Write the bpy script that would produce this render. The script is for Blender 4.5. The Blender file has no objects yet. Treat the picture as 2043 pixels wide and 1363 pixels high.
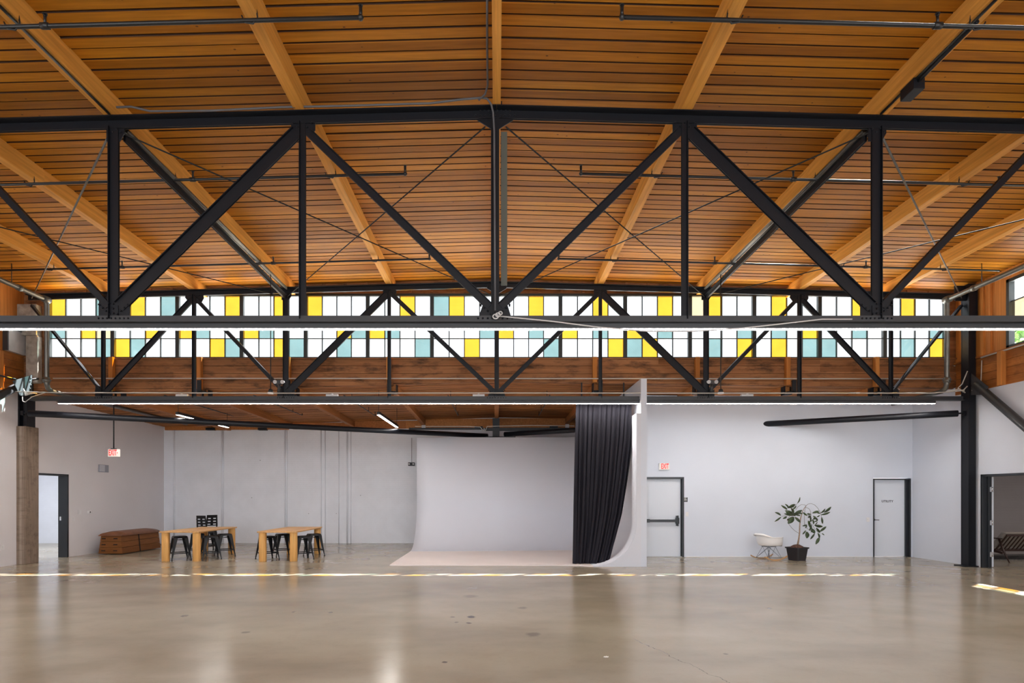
import bpy, math, random
from mathutils import Vector, Matrix
random.seed(7)
SC = bpy.context.scene
COL = SC.collection
F = 1165.0; VX = 991.0; VY = 988.0; CAMZ = 1.65
PI = math.pi

def P(px, py, y):
    """a point of the photograph at a given distance (metres) from the camera wall"""
    return Vector(((px - VX) * y / F, y, CAMZ + (VY - py) * y / F))

# ------------------------------------------------------------------ mesh builder
class MB:
    def __init__(self):
        self.v = []; self.f = []; self.m = []; self.sm = []
    def add(self, vs, fs, mi=0, smooth=False):
        n = len(self.v)
        self.v += [Vector(p) for p in vs]
        for f in fs:
            self.f.append([i + n for i in f]); self.m.append(mi); self.sm.append(smooth)
        return self
    def box(self, x0, x1, y0, y1, z0, z1, mi=0):
        if x0 > x1: x0, x1 = x1, x0
        if y0 > y1: y0, y1 = y1, y0
        if z0 > z1: z0, z1 = z1, z0
        v = [(x0,y0,z0),(x1,y0,z0),(x1,y1,z0),(x0,y1,z0),(x0,y0,z1),(x1,y0,z1),(x1,y1,z1),(x0,y1,z1)]
        return self.add(v, [(0,3,2,1),(4,5,6,7),(0,1,5,4),(1,2,6,5),(2,3,7,6),(3,0,4,7)], mi)
    def hexa(self, v, mi=0):
        return self.add(v, [(0,3,2,1),(4,5,6,7),(0,1,5,4),(1,2,6,5),(2,3,7,6),(3,0,4,7)], mi)
    def prism(self, poly, axis, a, b, mi=0):
        """extrude a 2D polygon along an axis ('x','y','z') from a to b"""
        def pt(p, t):
            return {'x': (t, p[0], p[1]), 'y': (p[0], t, p[1]), 'z': (p[0], p[1], t)}[axis]
        n = len(poly)
        ar = sum(poly[i][0]*poly[(i+1)%n][1]-poly[(i+1)%n][0]*poly[i][1] for i in range(n))
        flip = (ar < 0)
        if axis == 'y': flip = not flip
        if b < a: flip = not flip
        vs = [pt(p, a) for p in poly] + [pt(p, b) for p in poly]
        fs = [tuple(reversed(range(n))), tuple(range(n, 2*n))] + [(i, (i+1)%n, n+(i+1)%n, n+i) for i in range(n)]
        if flip: fs = [tuple(reversed(f)) for f in fs]
        return self.add(vs, fs, mi)
    def beam(self, p0, p1, prof, up=(0,0,1), mi=0, smooth=False):
        """extrude a 2D profile (u across, v up) from p0 to p1"""
        p0 = Vector(p0); p1 = Vector(p1)
        d = (p1 - p0).normalized(); up = Vector(up)
        u = d.cross(up).normalized(); w = u.cross(d).normalized()
        n = len(prof)
        vs = [p0 + u*a + w*b for a, b in prof] + [p1 + u*a + w*b for a, b in prof]
        fs = [tuple(range(n)), tuple(reversed(range(n, 2*n)))] + [((i+1)%n, i, n+i, n+(i+1)%n) for i in range(n)]
        ar = sum(prof[i][0]*prof[(i+1)%n][1]-prof[(i+1)%n][0]*prof[i][1] for i in range(n))
        if ar > 0: fs = [tuple(reversed(f)) for f in fs]
        return self.add(vs, fs, mi, smooth)
    def bar(self, p0, p1, w, h, up=(0,0,1), mi=0):
        return self.beam(p0, p1, [(-w/2,-h/2),(w/2,-h/2),(w/2,h/2),(-w/2,h/2)], up, mi)
    def tube(self, pts, r, n=10, mi=0, cap=True):
        pts = [Vector(p) for p in pts]
        rs = r if isinstance(r, (list, tuple)) else [r]*len(pts)
        base = len(self.v); ref = None
        for i, p in enumerate(pts):
            if i == 0: d = pts[1]-pts[0]
            elif i == len(pts)-1: d = pts[-1]-pts[-2]
            else: d = (pts[i+1]-pts[i]).normalized() + (pts[i]-pts[i-1]).normalized()
            d = d.normalized() if d.length > 1e-9 else Vector((0,0,1))
            if ref is None: ref = Vector((0,0,1)) if abs(d.z) < .9 else Vector((1,0,0))
            a = d.cross(ref)
            if a.length < 1e-4: a = d.cross(Vector((0,1,0)))
            a.normalize(); b = a.cross(d).normalized(); ref = b
            for k in range(n):
                t = 2*PI*k/n
                self.v.append(p + (a*math.cos(t) + b*math.sin(t))*rs[i])
        for i in range(len(pts)-1):
            for k in range(n):
                q = base+i*n
                self.f.append([q+(k+1)%n, q+k, q+n+k, q+n+(k+1)%n]); self.m.append(mi); self.sm.append(True)
        if cap:
            self.f.append(list(range(base, base+n))); self.m.append(mi); self.sm.append(False)
            q = base+(len(pts)-1)*n
            self.f.append(list(reversed(range(q, q+n)))); self.m.append(mi); self.sm.append(False)
        return self
    def cyl(self, c, r, h, n=20, r2=None, mi=0):
        c = Vector(c)
        return self.tube([c, c+Vector((0,0,h))], [r, r if r2 is None else r2], n, mi)
    def ball(self, c, r, n=8, mi=0, sz=1.0):
        c = Vector(c); rows = max(4, n//2); vs = []; fs = []
        for i in range(rows+1):
            a = PI*i/rows
            for k in range(n):
                t = 2*PI*k/n
                vs.append(c + Vector((r*math.sin(a)*math.cos(t), r*math.sin(a)*math.sin(t), r*sz*math.cos(a))))
        for i in range(rows):
            for k in range(n):
                fs.append((i*n+k, (i+1)*n+k, (i+1)*n+(k+1)%n, i*n+(k+1)%n))
        return self.add(vs, fs, mi, True)
    def lathe(self, c, prof, n=24, mi=0):
        c = Vector(c); vs = []; fs = []
        for r, z in prof:
            for k in range(n):
                t = 2*PI*k/n
                vs.append(c + Vector((r*math.cos(t), r*math.sin(t), z)))
        for i in range(len(prof)-1):
            for k in range(n):
                fs.append((i*n+k, i*n+(k+1)%n, (i+1)*n+(k+1)%n, (i+1)*n+k))
        return self.add(vs, fs, mi, True)
    def build(self, name, mats, parent=None, bevel=0, seg=2, solid=0, sub=0):
        org = Vector((0,0,0))
        if parent is not None:
            o = parent
            while o is not None:
                org += o.location; o = o.parent
        me = bpy.data.meshes.new(name)
        if parent is None and self.v:
            xs = [p.x for p in self.v]; ys = [p.y for p in self.v]; zs = [p.z for p in self.v]
            org = Vector(((min(xs)+max(xs))/2, (min(ys)+max(ys))/2, min(zs)))
        me.from_pydata([tuple(p-org) for p in self.v], [], self.f)
        me.polygons.foreach_set('material_index', self.m)
        me.polygons.foreach_set('use_smooth', self.sm)
        if not isinstance(mats, (list, tuple)): mats = [mats]
        for m in mats: me.materials.append(m)
        me.update()
        ob = bpy.data.objects.new(name, me); COL.objects.link(ob)
        if parent is not None: ob.parent = parent
        else: ob.location = org
        if solid:
            md = ob.modifiers.new('solid', 'SOLIDIFY'); md.thickness = solid; md.offset = 0
        if bevel:
            md = ob.modifiers.new('bevel', 'BEVEL'); md.width = bevel; md.segments = seg; md.limit_method = 'ANGLE'
        if sub:
            md = ob.modifiers.new('sub', 'SUBSURF'); md.levels = sub; md.render_levels = sub
        return ob

def tag(o, label=None, cat=None, group=None, kind=None):
    if label: o['label'] = label
    if cat: o['category'] = cat
    if group: o['group'] = group
    if kind: o['kind'] = kind
    return o
def empty(name, loc, label=None, cat=None, group=None):
    o = bpy.data.objects.new(name, None); COL.objects.link(o)
    o.location = Vector(loc); o.empty_display_size = .1
    return tag(o, label, cat, group)
def kids(o): return [c for c in KIDS if c.parent == o]
def copy_tree(root, loc, rz=0.0, label=None, group=None):
    """copy a thing with its parts and sub-parts, object by object"""
    allobs = list(COL.objects)
    r = root.copy(); COL.objects.link(r); r.location = Vector(loc); r.rotation_euler = (0,0,rz)
    for c in allobs:
        if c.parent == root:
            k = c.copy(); COL.objects.link(k); k.parent = r
            for g in allobs:
                if g.parent == c:
                    j = g.copy(); COL.objects.link(j); j.parent = k
    if label: r['label'] = label
    if group: r['group'] = group
    return r

# ------------------------------------------------------------------ materials
def mat(name, col, rough=.6, metal=0.0, spec=.5, bump=0, bscale=40, var=0, vscale=3.0, stretch=None, coat=0, emit=None, estr=0):
    m = bpy.data.materials.new(name); m.use_nodes = True
    nt = m.node_tree; b = nt.nodes['Principled BSDF']
    b.inputs['Base Color'].default_value = (*col, 1)
    b.inputs['Roughness'].default_value = rough
    b.inputs['Metallic'].default_value = metal
    b.inputs['Specular IOR Level'].default_value = spec
    b.inputs['Coat Weight'].default_value = coat
    if emit:
        b.inputs['Emission Color'].default_value = (*emit, 1); b.inputs['Emission Strength'].default_value = estr
    g = nt.nodes.new('ShaderNodeNewGeometry')
    mp = nt.nodes.new('ShaderNodeMapping'); nt.links.new(g.outputs['Position'], mp.inputs['Vector'])
    if stretch: mp.inputs['Scale'].default_value = stretch
    if var:
        n = nt.nodes.new('ShaderNodeTexNoise'); n.inputs['Scale'].default_value = vscale; n.inputs['Detail'].default_value = 6
        nt.links.new(mp.outputs[0], n.inputs['Vector'])
        r = nt.nodes.new('ShaderNodeValToRGB'); r.color_ramp.elements[0].position = .3; r.color_ramp.elements[1].position = .7
        r.color_ramp.elements[0].color = (*[c*(1-var) for c in col], 1); r.color_ramp.elements[1].color = (*[min(1, c*(1+var*.6)) for c in col], 1)
        nt.links.new(n.outputs['Fac'], r.inputs[0]); nt.links.new(r.outputs[0], b.inputs['Base Color'])
    if bump:
        n2 = nt.nodes.new('ShaderNodeTexNoise'); n2.inputs['Scale'].default_value = bscale; n2.inputs['Detail'].default_value = 4
        nt.links.new(mp.outputs[0], n2.inputs['Vector'])
        bp = nt.nodes.new('ShaderNodeBump'); bp.inputs['Strength'].default_value = bump; bp.inputs['Distance'].default_value = .01
        nt.links.new(n2.outputs['Fac'], bp.inputs['Height']); nt.links.new(bp.outputs[0], b.inputs['Normal'])
    return m

class NT:
    """small helper to write node graphs"""
    def __init__(self, name):
        self.mat = bpy.data.materials.new(name); self.mat.use_nodes = True
        self.nt = self.mat.node_tree; self.b = self.nt.nodes['Principled BSDF']
    def n(self, t, **kw):
        x = self.nt.nodes.new('ShaderNode'+t)
        for k, v in kw.items(): setattr(x, k, v)
        return x
    def l(self, a, b): self.nt.links.new(a, b)
    def math(self, op, a, b=None, c=None, clamp=False):
        x = self.n('Math', operation=op); x.use_clamp = clamp
        for i, q in enumerate((a, b, c)):
            if q is None: continue
            if isinstance(q, (int, float)): x.inputs[i].default_value = q
            else: self.l(q, x.inputs[i])
        return x.outputs[0]
    def mix(self, f, a, b):
        x = self.n('Mix', data_type='RGBA')
        for s, q in ((x.inputs[0], f), (x.inputs[6], a), (x.inputs[7], b)):
            if isinstance(q, (int, float)): s.default_value = q
            elif isinstance(q, tuple): s.default_value = (*q, 1)
            else: self.l(q, s)
        return x.outputs[2]
    def noise(self, vec, scale, detail=4, rough=.5):
        x = self.n('TexNoise'); x.inputs['Scale'].default_value = scale; x.inputs['Detail'].default_value = detail; x.inputs['Roughness'].default_value = rough
        self.l(vec, x.inputs['Vector']); return x.outputs['Fac']
    def ramp(self, f, stops):
        x = self.n('ValToRGB'); e = x.color_ramp.elements
        while len(e) < len(stops): e.new(.5)
        for i, (p, c) in enumerate(stops):
            e[i].position = p; e[i].color = (*c, 1) if len(c) == 3 else c
        self.l(f, x.inputs[0]); return x.outputs[0]
    def pos(self):
        g = self.n('NewGeometry'); return g.outputs['Position']
    def scaled(self, vec, s):
        x = self.n('Mapping'); x.inputs['Scale'].default_value = s; self.l(vec, x.inputs['Vector']); return x.outputs[0]
    def bump(self, h, s, d=.01):
        x = self.n('Bump'); x.inputs['Strength'].default_value = s; x.inputs['Distance'].default_value = d
        self.l(h, x.inputs['Height']); self.l(x.outputs[0], self.b.inputs['Normal'])

def wood(name, dark, mid, light, pitch, axis, grain=(1.2, 26, 26), rough=.55, stain=0.0, cell=2.46, spots=0.0):
    """timber boards: a tone for each board (pitch along 'axis'), long grain, nail specks and weather stains"""
    k = NT(name); p = k.pos(); sp = k.n('SeparateXYZ'); k.l(p, sp.inputs[0])
    ax = {'x': 0, 'y': 1, 'z': 2}[axis]
    row = k.math('FLOOR', k.math('DIVIDE', sp.outputs[ax], pitch))
    other = sp.outputs[0] if axis != 'x' else sp.outputs[1]
    colm = k.math('FLOOR', k.math('DIVIDE', other, cell))
    cv = k.n('CombineXYZ'); k.l(row, cv.inputs[0]); k.l(colm, cv.inputs[1])
    wn = k.n('TexWhiteNoise', noise_dimensions='3D'); k.l(cv.outputs[0], wn.inputs['Vector'])
    base = k.ramp(wn.outputs['Value'], [(0, dark), (.5, mid), (1, light)])
    off = k.n('VectorMath', operation='ADD'); k.l(k.scaled(p, grain), off.inputs[0])
    sc = k.n('VectorMath', operation='SCALE'); k.l(wn.outputs['Color'], sc.inputs[0]); sc.inputs['Scale'].default_value = 9
    k.l(sc.outputs[0], off.inputs[1])
    g = k.noise(off.outputs[0], 1.0, 6, .6)
    gr = k.math('MULTIPLY', k.math('SUBTRACT', g, .5), 1.1)
    v = k.math('ADD', gr, 1.0)
    h = k.n('HueSaturation'); k.l(base, h.inputs['Color']); k.l(v, h.inputs['Value'])
    c = h.outputs[0]
    big = k.noise(k.scaled(p, (.5, .9, .9)), 1.6, 4, .6)
    c = k.mix(k.math('MULTIPLY', k.ramp(big, [(.42, (0,0,0)), (.75, (1,1,1))]), .35), c, dark)
    if stain:
        s = k.noise(k.scaled(p, (1.5, 4, 5)), 1.3, 7, .65)
        c = k.mix(k.math('MULTIPLY', k.ramp(s, [(.5, (0,0,0)), (.68, (1,1,1))]), stain), c, (.03, .018, .012))
    if spots:
        vo = k.n('TexVoronoi'); vo.inputs['Scale'].default_value = 3.2; k.l(k.scaled(p, (1, 1.6, 1.6)), vo.inputs['Vector'])
        d = k.math('LESS_THAN', vo.outputs['Distance'], .05)
        c = k.mix(k.math('MULTIPLY', d, spots), c, (.06, .025, .01))
    k.l(c, k.b.inputs['Base Color']); k.b.inputs['Roughness'].default_value = rough
    k.b.inputs['Specular IOR Level'].default_value = .14
    k.bump(g, .25, .004)
    return k.mat

def brick_white(name, col, sc=(1,1,1), bump=.5, swap=False):
    k = NT(name); p = k.pos(); sp = k.n('SeparateXYZ'); k.l(p, sp.inputs[0])
    cv = k.n('CombineXYZ'); k.l(sp.outputs[1 if swap else 0], cv.inputs[0]); k.l(sp.outputs[2], cv.inputs[1])
    b = k.n('TexBrick'); b.inputs['Scale'].default_value = 1.0
    b.inputs['Brick Width'].default_value = .21; b.inputs['Row Height'].default_value = .072
    b.inputs['Mortar Size'].default_value = .004; b.inputs['Mortar Smooth'].default_value = .6
    k.l(cv.outputs[0], b.inputs['Vector'])
    n1 = k.noise(p, 1.4, 5, .6)
    base = k.ramp(n1, [(.35, tuple(c*.93 for c in col)), (.65, col)])
    c = k.mix(k.math('MULTIPLY', b.outputs['Fac'], .07), base, tuple(q*.6 for q in col))
    vo = k.n('TexVoronoi'); vo.inputs['Scale'].default_value = 1.7; k.l(p, vo.inputs['Vector'])
    c = k.mix(k.math('MULTIPLY', k.math('LESS_THAN', vo.outputs['Distance'], .03), .6), c, (.12,.12,.14))
    k.l(c, k.b.inputs['Base Color']); k.b.inputs['Roughness'].default_value = .6
    hh = k.math('SUBTRACT', k.noise(p, 30, 3), k.math('MULTIPLY', b.outputs['Fac'], 1.2))
    k.bump(hh, bump, .006)
    return k.mat

def glass(name, tint, gloss=.06):
    m = bpy.data.materials.new(name); m.use_nodes = True; nt = m.node_tree
    for n in list(nt.nodes):
        if n.type != 'OUTPUT_MATERIAL': nt.nodes.remove(n)
    out = [n for n in nt.nodes if n.type == 'OUTPUT_MATERIAL'][0]
    t = nt.nodes.new('ShaderNodeBsdfTransparent'); t.inputs[0].default_value = (*tint, 1)
    g = nt.nodes.new('ShaderNodeBsdfGlossy'); g.inputs['Roughness'].default_value = .05; g.inputs[0].default_value = (.8,.8,.8,1)
    geo = nt.nodes.new('ShaderNodeNewGeometry')
    no = nt.nodes.new('ShaderNodeTexNoise'); no.inputs['Scale'].default_value = 2.2; nt.links.new(geo.outputs['Position'], no.inputs['Vector'])
    r = nt.nodes.new('ShaderNodeValToRGB'); r.color_ramp.elements[0].position = .3; r.color_ramp.elements[1].position = .7
    r.color_ramp.elements[0].color = (*[c*.86 for c in tint], 1); r.color_ramp.elements[1].color = (*tint, 1)
    nt.links.new(no.outputs['Fac'], r.inputs[0]); nt.links.new(r.outputs[0], t.inputs[0])
    mx = nt.nodes.new('ShaderNodeMixShader'); mx.inputs[0].default_value = gloss
    nt.links.new(t.outputs[0], mx.inputs[1]); nt.links.new(g.outputs[0], mx.inputs[2]); nt.links.new(mx.outputs[0], out.inputs[0])
    return m

def emis(name, col, s):
    m = bpy.data.materials.new(name); m.use_nodes = True; nt = m.node_tree
    b = nt.nodes['Principled BSDF']; b.inputs['Base Color'].default_value = (*col, 1)
    b.inputs['Emission Color'].default_value = (*col, 1); b.inputs['Emission Strength'].default_value = s
    return m

SKY = 1.6; EXPOSURE = 1.48
M = {}
M['deck'] = wood('roof deck boards', (.28,.098,.007), (.41,.155,.011), (.54,.22,.017), .1665, 'y', spots=.8)
M['deck_low'] = wood('low deck boards', (.36,.135,.036), (.46,.18,.05), (.54,.225,.066), .14, 'y', stain=.35)
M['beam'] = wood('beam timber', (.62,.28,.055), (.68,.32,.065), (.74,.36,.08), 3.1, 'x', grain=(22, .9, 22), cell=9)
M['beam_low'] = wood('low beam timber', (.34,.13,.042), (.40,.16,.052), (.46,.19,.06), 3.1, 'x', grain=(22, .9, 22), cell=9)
M['sill'] = wood('sill planks', (.23,.098,.040), (.30,.132,.055), (.37,.165,.072), .185, 'z', grain=(1.1, 20, 20), stain=.8, cell=3.9)
M['plank_side'] = wood('side planks', (.33,.12,.032), (.42,.155,.04), (.48,.19,.05), .185, 'z', grain=(20, 1.1, 20), stain=.3, cell=3.9)
M['timber_up'] = wood('upright timber', (.44,.165,.04), (.52,.20,.048), (.58,.24,.06), .30, 'y', grain=(20, 20, 1.0), cell=3.9)
M['edge'] = mat('board edge with groove shade', (.055,.022,.010), .9)  # shade of the grooves between deck boards is put into this colour
M['steel'] = mat('black painted steel', (.007,.008,.012), .45, 0, .30, bump=.05, bscale=30)
M['steel_grey'] = mat('dark grey steel', (.038,.040,.045), .45, 0, .5, bump=.04, bscale=30)
M['pipe'] = mat('black pipe', (.013,.014,.016), .4, 0, .5, bump=.05)
M['pipe_grey'] = mat('grey galvanised pipe', (.16,.155,.14), .38, .6, .5, var=.2, vscale=6)
M['rod'] = mat('matte dark rod', (.03,.028,.026), .8, 0, .1)
M['gusset_teal_lit'] = mat('steel plate with teal sunlight tint', (.075,.10,.11), .5)  # teal cast of the tinted sunlight is put into the steel colour
M['greenish'] = mat('olive grey painted strip', (.085,.09,.075), .5)
M['white'] = mat('white painted plaster', (.665,.71,.80), .65, 0, .3, bump=.06, bscale=90, var=.03, vscale=.8)
M['white_warm'] = mat('warm white painted plaster', (.71,.69,.715), .65, 0, .3, bump=.06, bscale=90, var=.04, vscale=.7)
M['cyc'] = mat('matte white backdrop paint', (.665,.69,.765), .6, 0, .3, var=.02, vscale=.6)
M['cyc_floor'] = mat('matte white backdrop floor', (.80,.74,.73), .6, 0, .3, var=.03, vscale=1.2)
M['brick'] = brick_white('white painted brick', (.78,.81,.88), bump=.35)
M['brick_side'] = brick_white('white painted brick beyond', (.84,.85,.90))
M['brick_grey'] = brick_white('taupe painted brick', (.36,.32,.31), bump=.4)
M['door_black'] = mat('black door frame', (.018,.021,.026), .3, 0, .5)
M['door_white'] = mat('white painted door', (.69,.73,.80), .45, 0, .4)
M['chrome'] = mat('satin metal', (.75,.75,.76), .25, .9)
M['concrete'] = wood('board formed concrete', (.22,.165,.125), (.30,.235,.185), (.39,.32,.26), .055, 'x', grain=(20, 20, 1.4), rough=.8, cell=9, stain=.4)
M['plaster_pier'] = mat('old plaster pier', (.34,.31,.27), .8, bump=.8, bscale=14, var=.4, vscale=7)
M['table'] = wood('pale ash wood', (.60,.34,.14), (.64,.37,.16), (.68,.41,.19), .12, 'x', grain=(16, 1.2, 16), rough=.4, cell=9)
M['table_leg'] = wood('pale ash leg wood', (.66,.36,.12), (.68,.38,.13), (.70,.40,.14), 3, 'x', grain=(18, 18, 1.2), rough=.4, cell=9)
M['stool'] = mat('black enamelled steel', (.007,.008,.011), .35, .0, .35)
M['vault'] = wood('vault box wood', (.15,.055,.015), (.18,.068,.019), (.21,.082,.025), .16, 'z', grain=(3, 3, 22), rough=.5, cell=9)
M['leather'] = mat('brown leather', (.20,.078,.034), .45, var=.2, vscale=6, bump=.2)
M['void'] = mat('dark slot', (.01,.006,.004), .9)
M['curtain'] = mat('black drape cloth', (.013,.012,.019), .8, 0, .3, bump=.2, bscale=120)
M['shell'] = mat('white moulded shell', (.90,.89,.89), .35)
M['wire'] = mat('grey steel wire', (.16,.19,.24), .3, .7)
M['rocker'] = mat('maple rocker wood', (.55,.30,.12), .45, var=.15, vscale=10)
M['leaf'] = mat('dark glossy leaf', (.035,.062,.020), .35, var=.5, vscale=9)
M['bark'] = mat('pale bark', (.34,.25,.18), .8, var=.3, vscale=20)
M['stem'] = mat('thin brown stem', (.10,.075,.055), .7)
M['soil'] = mat('brown potting soil', (.10,.045,.03), .95, bump=1, bscale=60, var=.5, vscale=30)
M['pot'] = mat('black plastic pot', (.018,.016,.02), .35)
M['sofa_wood'] = mat('dark stained wood', (.045,.018,.012), .4, var=.2, vscale=12)
M['sofa_cloth'] = mat('grey beige upholstery', (.38,.33,.29), .9, bump=.3, bscale=120)
M['rug'] = mat('grey woven rug', (.18,.165,.155), .95, bump=1, bscale=90, var=.5, vscale=25)
M['sign_white'] = mat('white sign housing', (.82,.80,.76), .4)
M['sign_red'] = emis('lit red letters', (.75,.02,.02), .22)
M['sign_black'] = mat('black sign plate', (.02,.02,.025), .4)
M['letter_white'] = mat('white lettering', (.8,.8,.8), .5)
M['letter_dark'] = mat('dark lettering', (.06,.06,.07), .5)
M['plastic_white'] = mat('white plastic', (.74,.74,.76), .4)
M['vent_grey'] = mat('grey vent metal', (.30,.31,.36), .4, .2)
M['vent_light'] = mat('pale vent blade', (.62,.63,.68), .4)
M['panel_grey'] = mat('pale grey metal panel', (.50,.50,.51), .5, var=.15, vscale=5)
M['rope'] = mat('pale rope', (.62,.60,.60), .7)
M['cable'] = mat('grey cable', (.10,.10,.11), .5)
M['cable_pale'] = mat('pale cable', (.55,.53,.50), .5)
M['lead'] = mat('dark window bars', (.025,.03,.03), .5)
M['g_white'] = glass('frosted clear pane', (.43,.44,.45))
M['g_yellow'] = glass('yellow pane', (.47,.235,.020))
M['g_teal'] = glass('teal pane', (.125,.195,.19))
M['g_cream'] = glass('cream pane', (.36,.28,.17))
M['g_clear'] = glass('clear pane', (.93,.95,.95))
M['led'] = emis('white light diffuser', (1,.95,.90), 26)
M['led_small'] = emis('pendant light diffuser', (1,.95,.90), 14)
M['roof_out'] = mat('pale roof membrane', (.86,.86,.84), .8)
M['street'] = mat('grey pavement', (.17,.17,.17), .9)
M['foliage'] = mat('tree leaves', (.10,.22,.035), .6, var=.5, vscale=2)
M['paper'] = mat('white paper scrap', (.85,.84,.80), .8)

# polished concrete floor
k = NT('polished concrete')
p = k.pos()
n1 = k.noise(k.scaled(p, (.5,.9,1)), .9, 4, .5)
base = k.ramp(n1, [(.30, (.29,.25,.185)), (.5, (.365,.32,.24)), (.70, (.415,.37,.285))])
n2 = k.noise(p, 3.5, 8, .7)
base = k.mix(k.math('MULTIPLY', k.ramp(n2, [(.5, (0,0,0)), (.72, (1,1,1))]), .18), base, (.24,.18,.13))
n3 = k.noise(k.scaled(p, (1,1,1)), 22, 6, .7)
base = k.mix(k.math('MULTIPLY', k.ramp(n3, [(.55, (0,0,0)), (.8, (1,1,1))]), .18), base, (.17,.13,.10))
n4 = k.noise(k.scaled(p, (.35,.5,1)), 1.3, 3, .5)
base = k.mix(k.math('MULTIPLY', k.ramp(n4, [(.5, (0,0,0)), (.75, (1,1,1))]), .3), base, (.27,.20,.11))
sp = k.n('SeparateXYZ'); k.l(p, sp.inputs[0])
wob = k.math('MULTIPLY', k.math('SUBTRACT', k.noise(p, 9, 4, .6), .5), .10)
for px, py, r, s in ((904,1231,.035,.9),(941,1231,.055,.95),(934,1243,.035,.9),(888,1321,.028,.9),(910,1242,.02,.5),(1063,1266,.09,.4),(938,1190,.13,.3),(1043,1213,.07,.35),(660,1222,.03,.6),(368,1229,.05,.5),(1535,1214,.05,.4),(490,1262,.05,.4),(1448,1305,.03,.4),(585,1221,.03,.5)):
    y = F*CAMZ/(py-VY); x = (px-VX)*y/F
    dx = k.math('SUBTRACT', sp.outputs[0], x); dy = k.math('MULTIPLY', k.math('SUBTRACT', sp.outputs[1], y), .8)
    d = k.math('ADD', k.math('SQRT', k.math('ADD', k.math('MULTIPLY', dx, dx), k.math('MULTIPLY', dy, dy))), wob)
    msk = k.math('MULTIPLY', k.math('SUBTRACT', 1.0, k.math('DIVIDE', k.math('SUBTRACT', d, r*.55), r*.6), clamp=True), s)
    x_ = k.n('Clamp'); k.l(msk, x_.inputs[0]); base = k.mix(x_.outputs[0], base, (.035,.03,.035))
# hairline crack
crk = k.math('ABSOLUTE', k.math('SUBTRACT', k.math('ADD', k.math('MULTIPLY', k.math('SUBTRACT', sp.outputs[1], 6.6), -.30), k.math('MULTIPLY', k.math('SUBTRACT', k.noise(p, 3, 5, .6), .5), .22)), k.math('SUBTRACT', sp.outputs[0], 1.60)))
cm = k.math('MULTIPLY', k.math('LESS_THAN', crk, .0035), k.math('LESS_THAN', k.math('ABSOLUTE', k.math('SUBTRACT', sp.outputs[1], 5.6)), 1.1))
base = k.mix(k.math('MULTIPLY', cm, .7), base, (.06,.045,.035))
k.l(base, k.b.inputs['Base Color'])
rr = k.math('ADD', k.math('MULTIPLY', k.noise(p, 1.7, 4, .5), .20), .10)
k.l(rr, k.b.inputs['Roughness']); k.b.inputs['Specular IOR Level'].default_value = .65
k.bump(k.math('ADD', k.noise(p, 2.0, 2), k.math('MULTIPLY', k.noise(p, 14, 3), .06)), .08, .02)
M['floor'] = k.mat
# ================================================================== dimensions
XL, XR = -11.4, 11.07          # side walls (inner faces)
YB = 20.0                      # far brick wall
YC = 14.1                      # clerestory wall
YW = 15.55                     # white partition wall on the right
YF = -6.0                      # wall behind the camera
SL = .027                      # roof slope
ROOF = 6.85; LOW = 4.41
def roofz(x): return ROOF - SL*abs(x)
def lowz(x, y): return LOW - (.028 if x < 0 else .015)*abs(x) - .018*(y-YC)
NODES = [-10.9, -9.15, -7.04, -4.91, -2.5, 0.0, 2.41, 4.87, 7.04, 9.17, 10.9]

def struct(name, mb, m, parent=None, label=None, cat=None, **kw):
    o = mb.build(name, m, parent, **kw)
    if parent is None: o['kind'] = 'structure'
    if label: o['label'] = label
    if cat: o['category'] = cat
    return o

def holes_wall(mb, axis, a0, a1, u0, u1, z0, z1, holes, mi=0):
    """wall slab (thickness a0..a1 along 'axis'), with rectangular holes (u0,u1,z0,z1)"""
    us = sorted({u0, u1, *[h[0] for h in holes], *[h[1] for h in holes]}); us = [u for u in us if u0 <= u <= u1]
    zs = sorted({z0, z1, *[h[2] for h in holes], *[h[3] for h in holes]}); zs = [z for z in zs if z0 <= z <= z1]
    for i in range(len(us)-1):
        for j in range(len(zs)-1):
            cu = (us[i]+us[i+1])/2; cz = (zs[j]+zs[j+1])/2
            if any(h[0] < cu < h[1] and h[2] < cz < h[3] for h in holes): continue
            if axis == 'x': mb.box(a0, a1, us[i], us[i+1], zs[j], zs[j+1], mi)
            else: mb.box(us[i], us[i+1], a0, a1, zs[j], zs[j+1], mi)

# ------------------------------------------------------------------ floor
mb = MB(); mb.box(-16.5, 16.5, YF-.3, 20.4, -.2, 0)
struct('floor', mb, M['floor'], label='polished tan concrete floor with stains and soft reflections', cat='floor')

# ------------------------------------------------------------------ upper roof deck
mb = MB(); pitch = .1665
edges = [XL-.2] + [n for n in NODES[1:-1]] + [XR+.3]
y = YF-.2; r = 0
while y < YC-.02:
    for i in range(len(edges)-1):
        a, b = edges[i], edges[i+1]; j = random.uniform(-.006, .006); gap = .023
        segs = [(a, b)] if a*b >= 0 else [(a, 0), (0, b)]
        for s0, s1 in segs:
            z0, z1 = roofz(s0)+j, roofz(s1)+j
            y0, y1 = y+gap, y+pitch
            mb.hexa([(s0,y0,z0),(s1,y0,z1),(s1,y1,z1),(s0,y1,z0),(s0,y0,z0+.05),(s1,y0,z1+.05),(s1,y1,z1+.05),(s0,y1,z0+.05)])
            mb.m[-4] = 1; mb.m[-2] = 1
    y += pitch; r += 1
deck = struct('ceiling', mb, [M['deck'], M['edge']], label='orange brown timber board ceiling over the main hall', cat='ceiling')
mb = MB()
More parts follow.
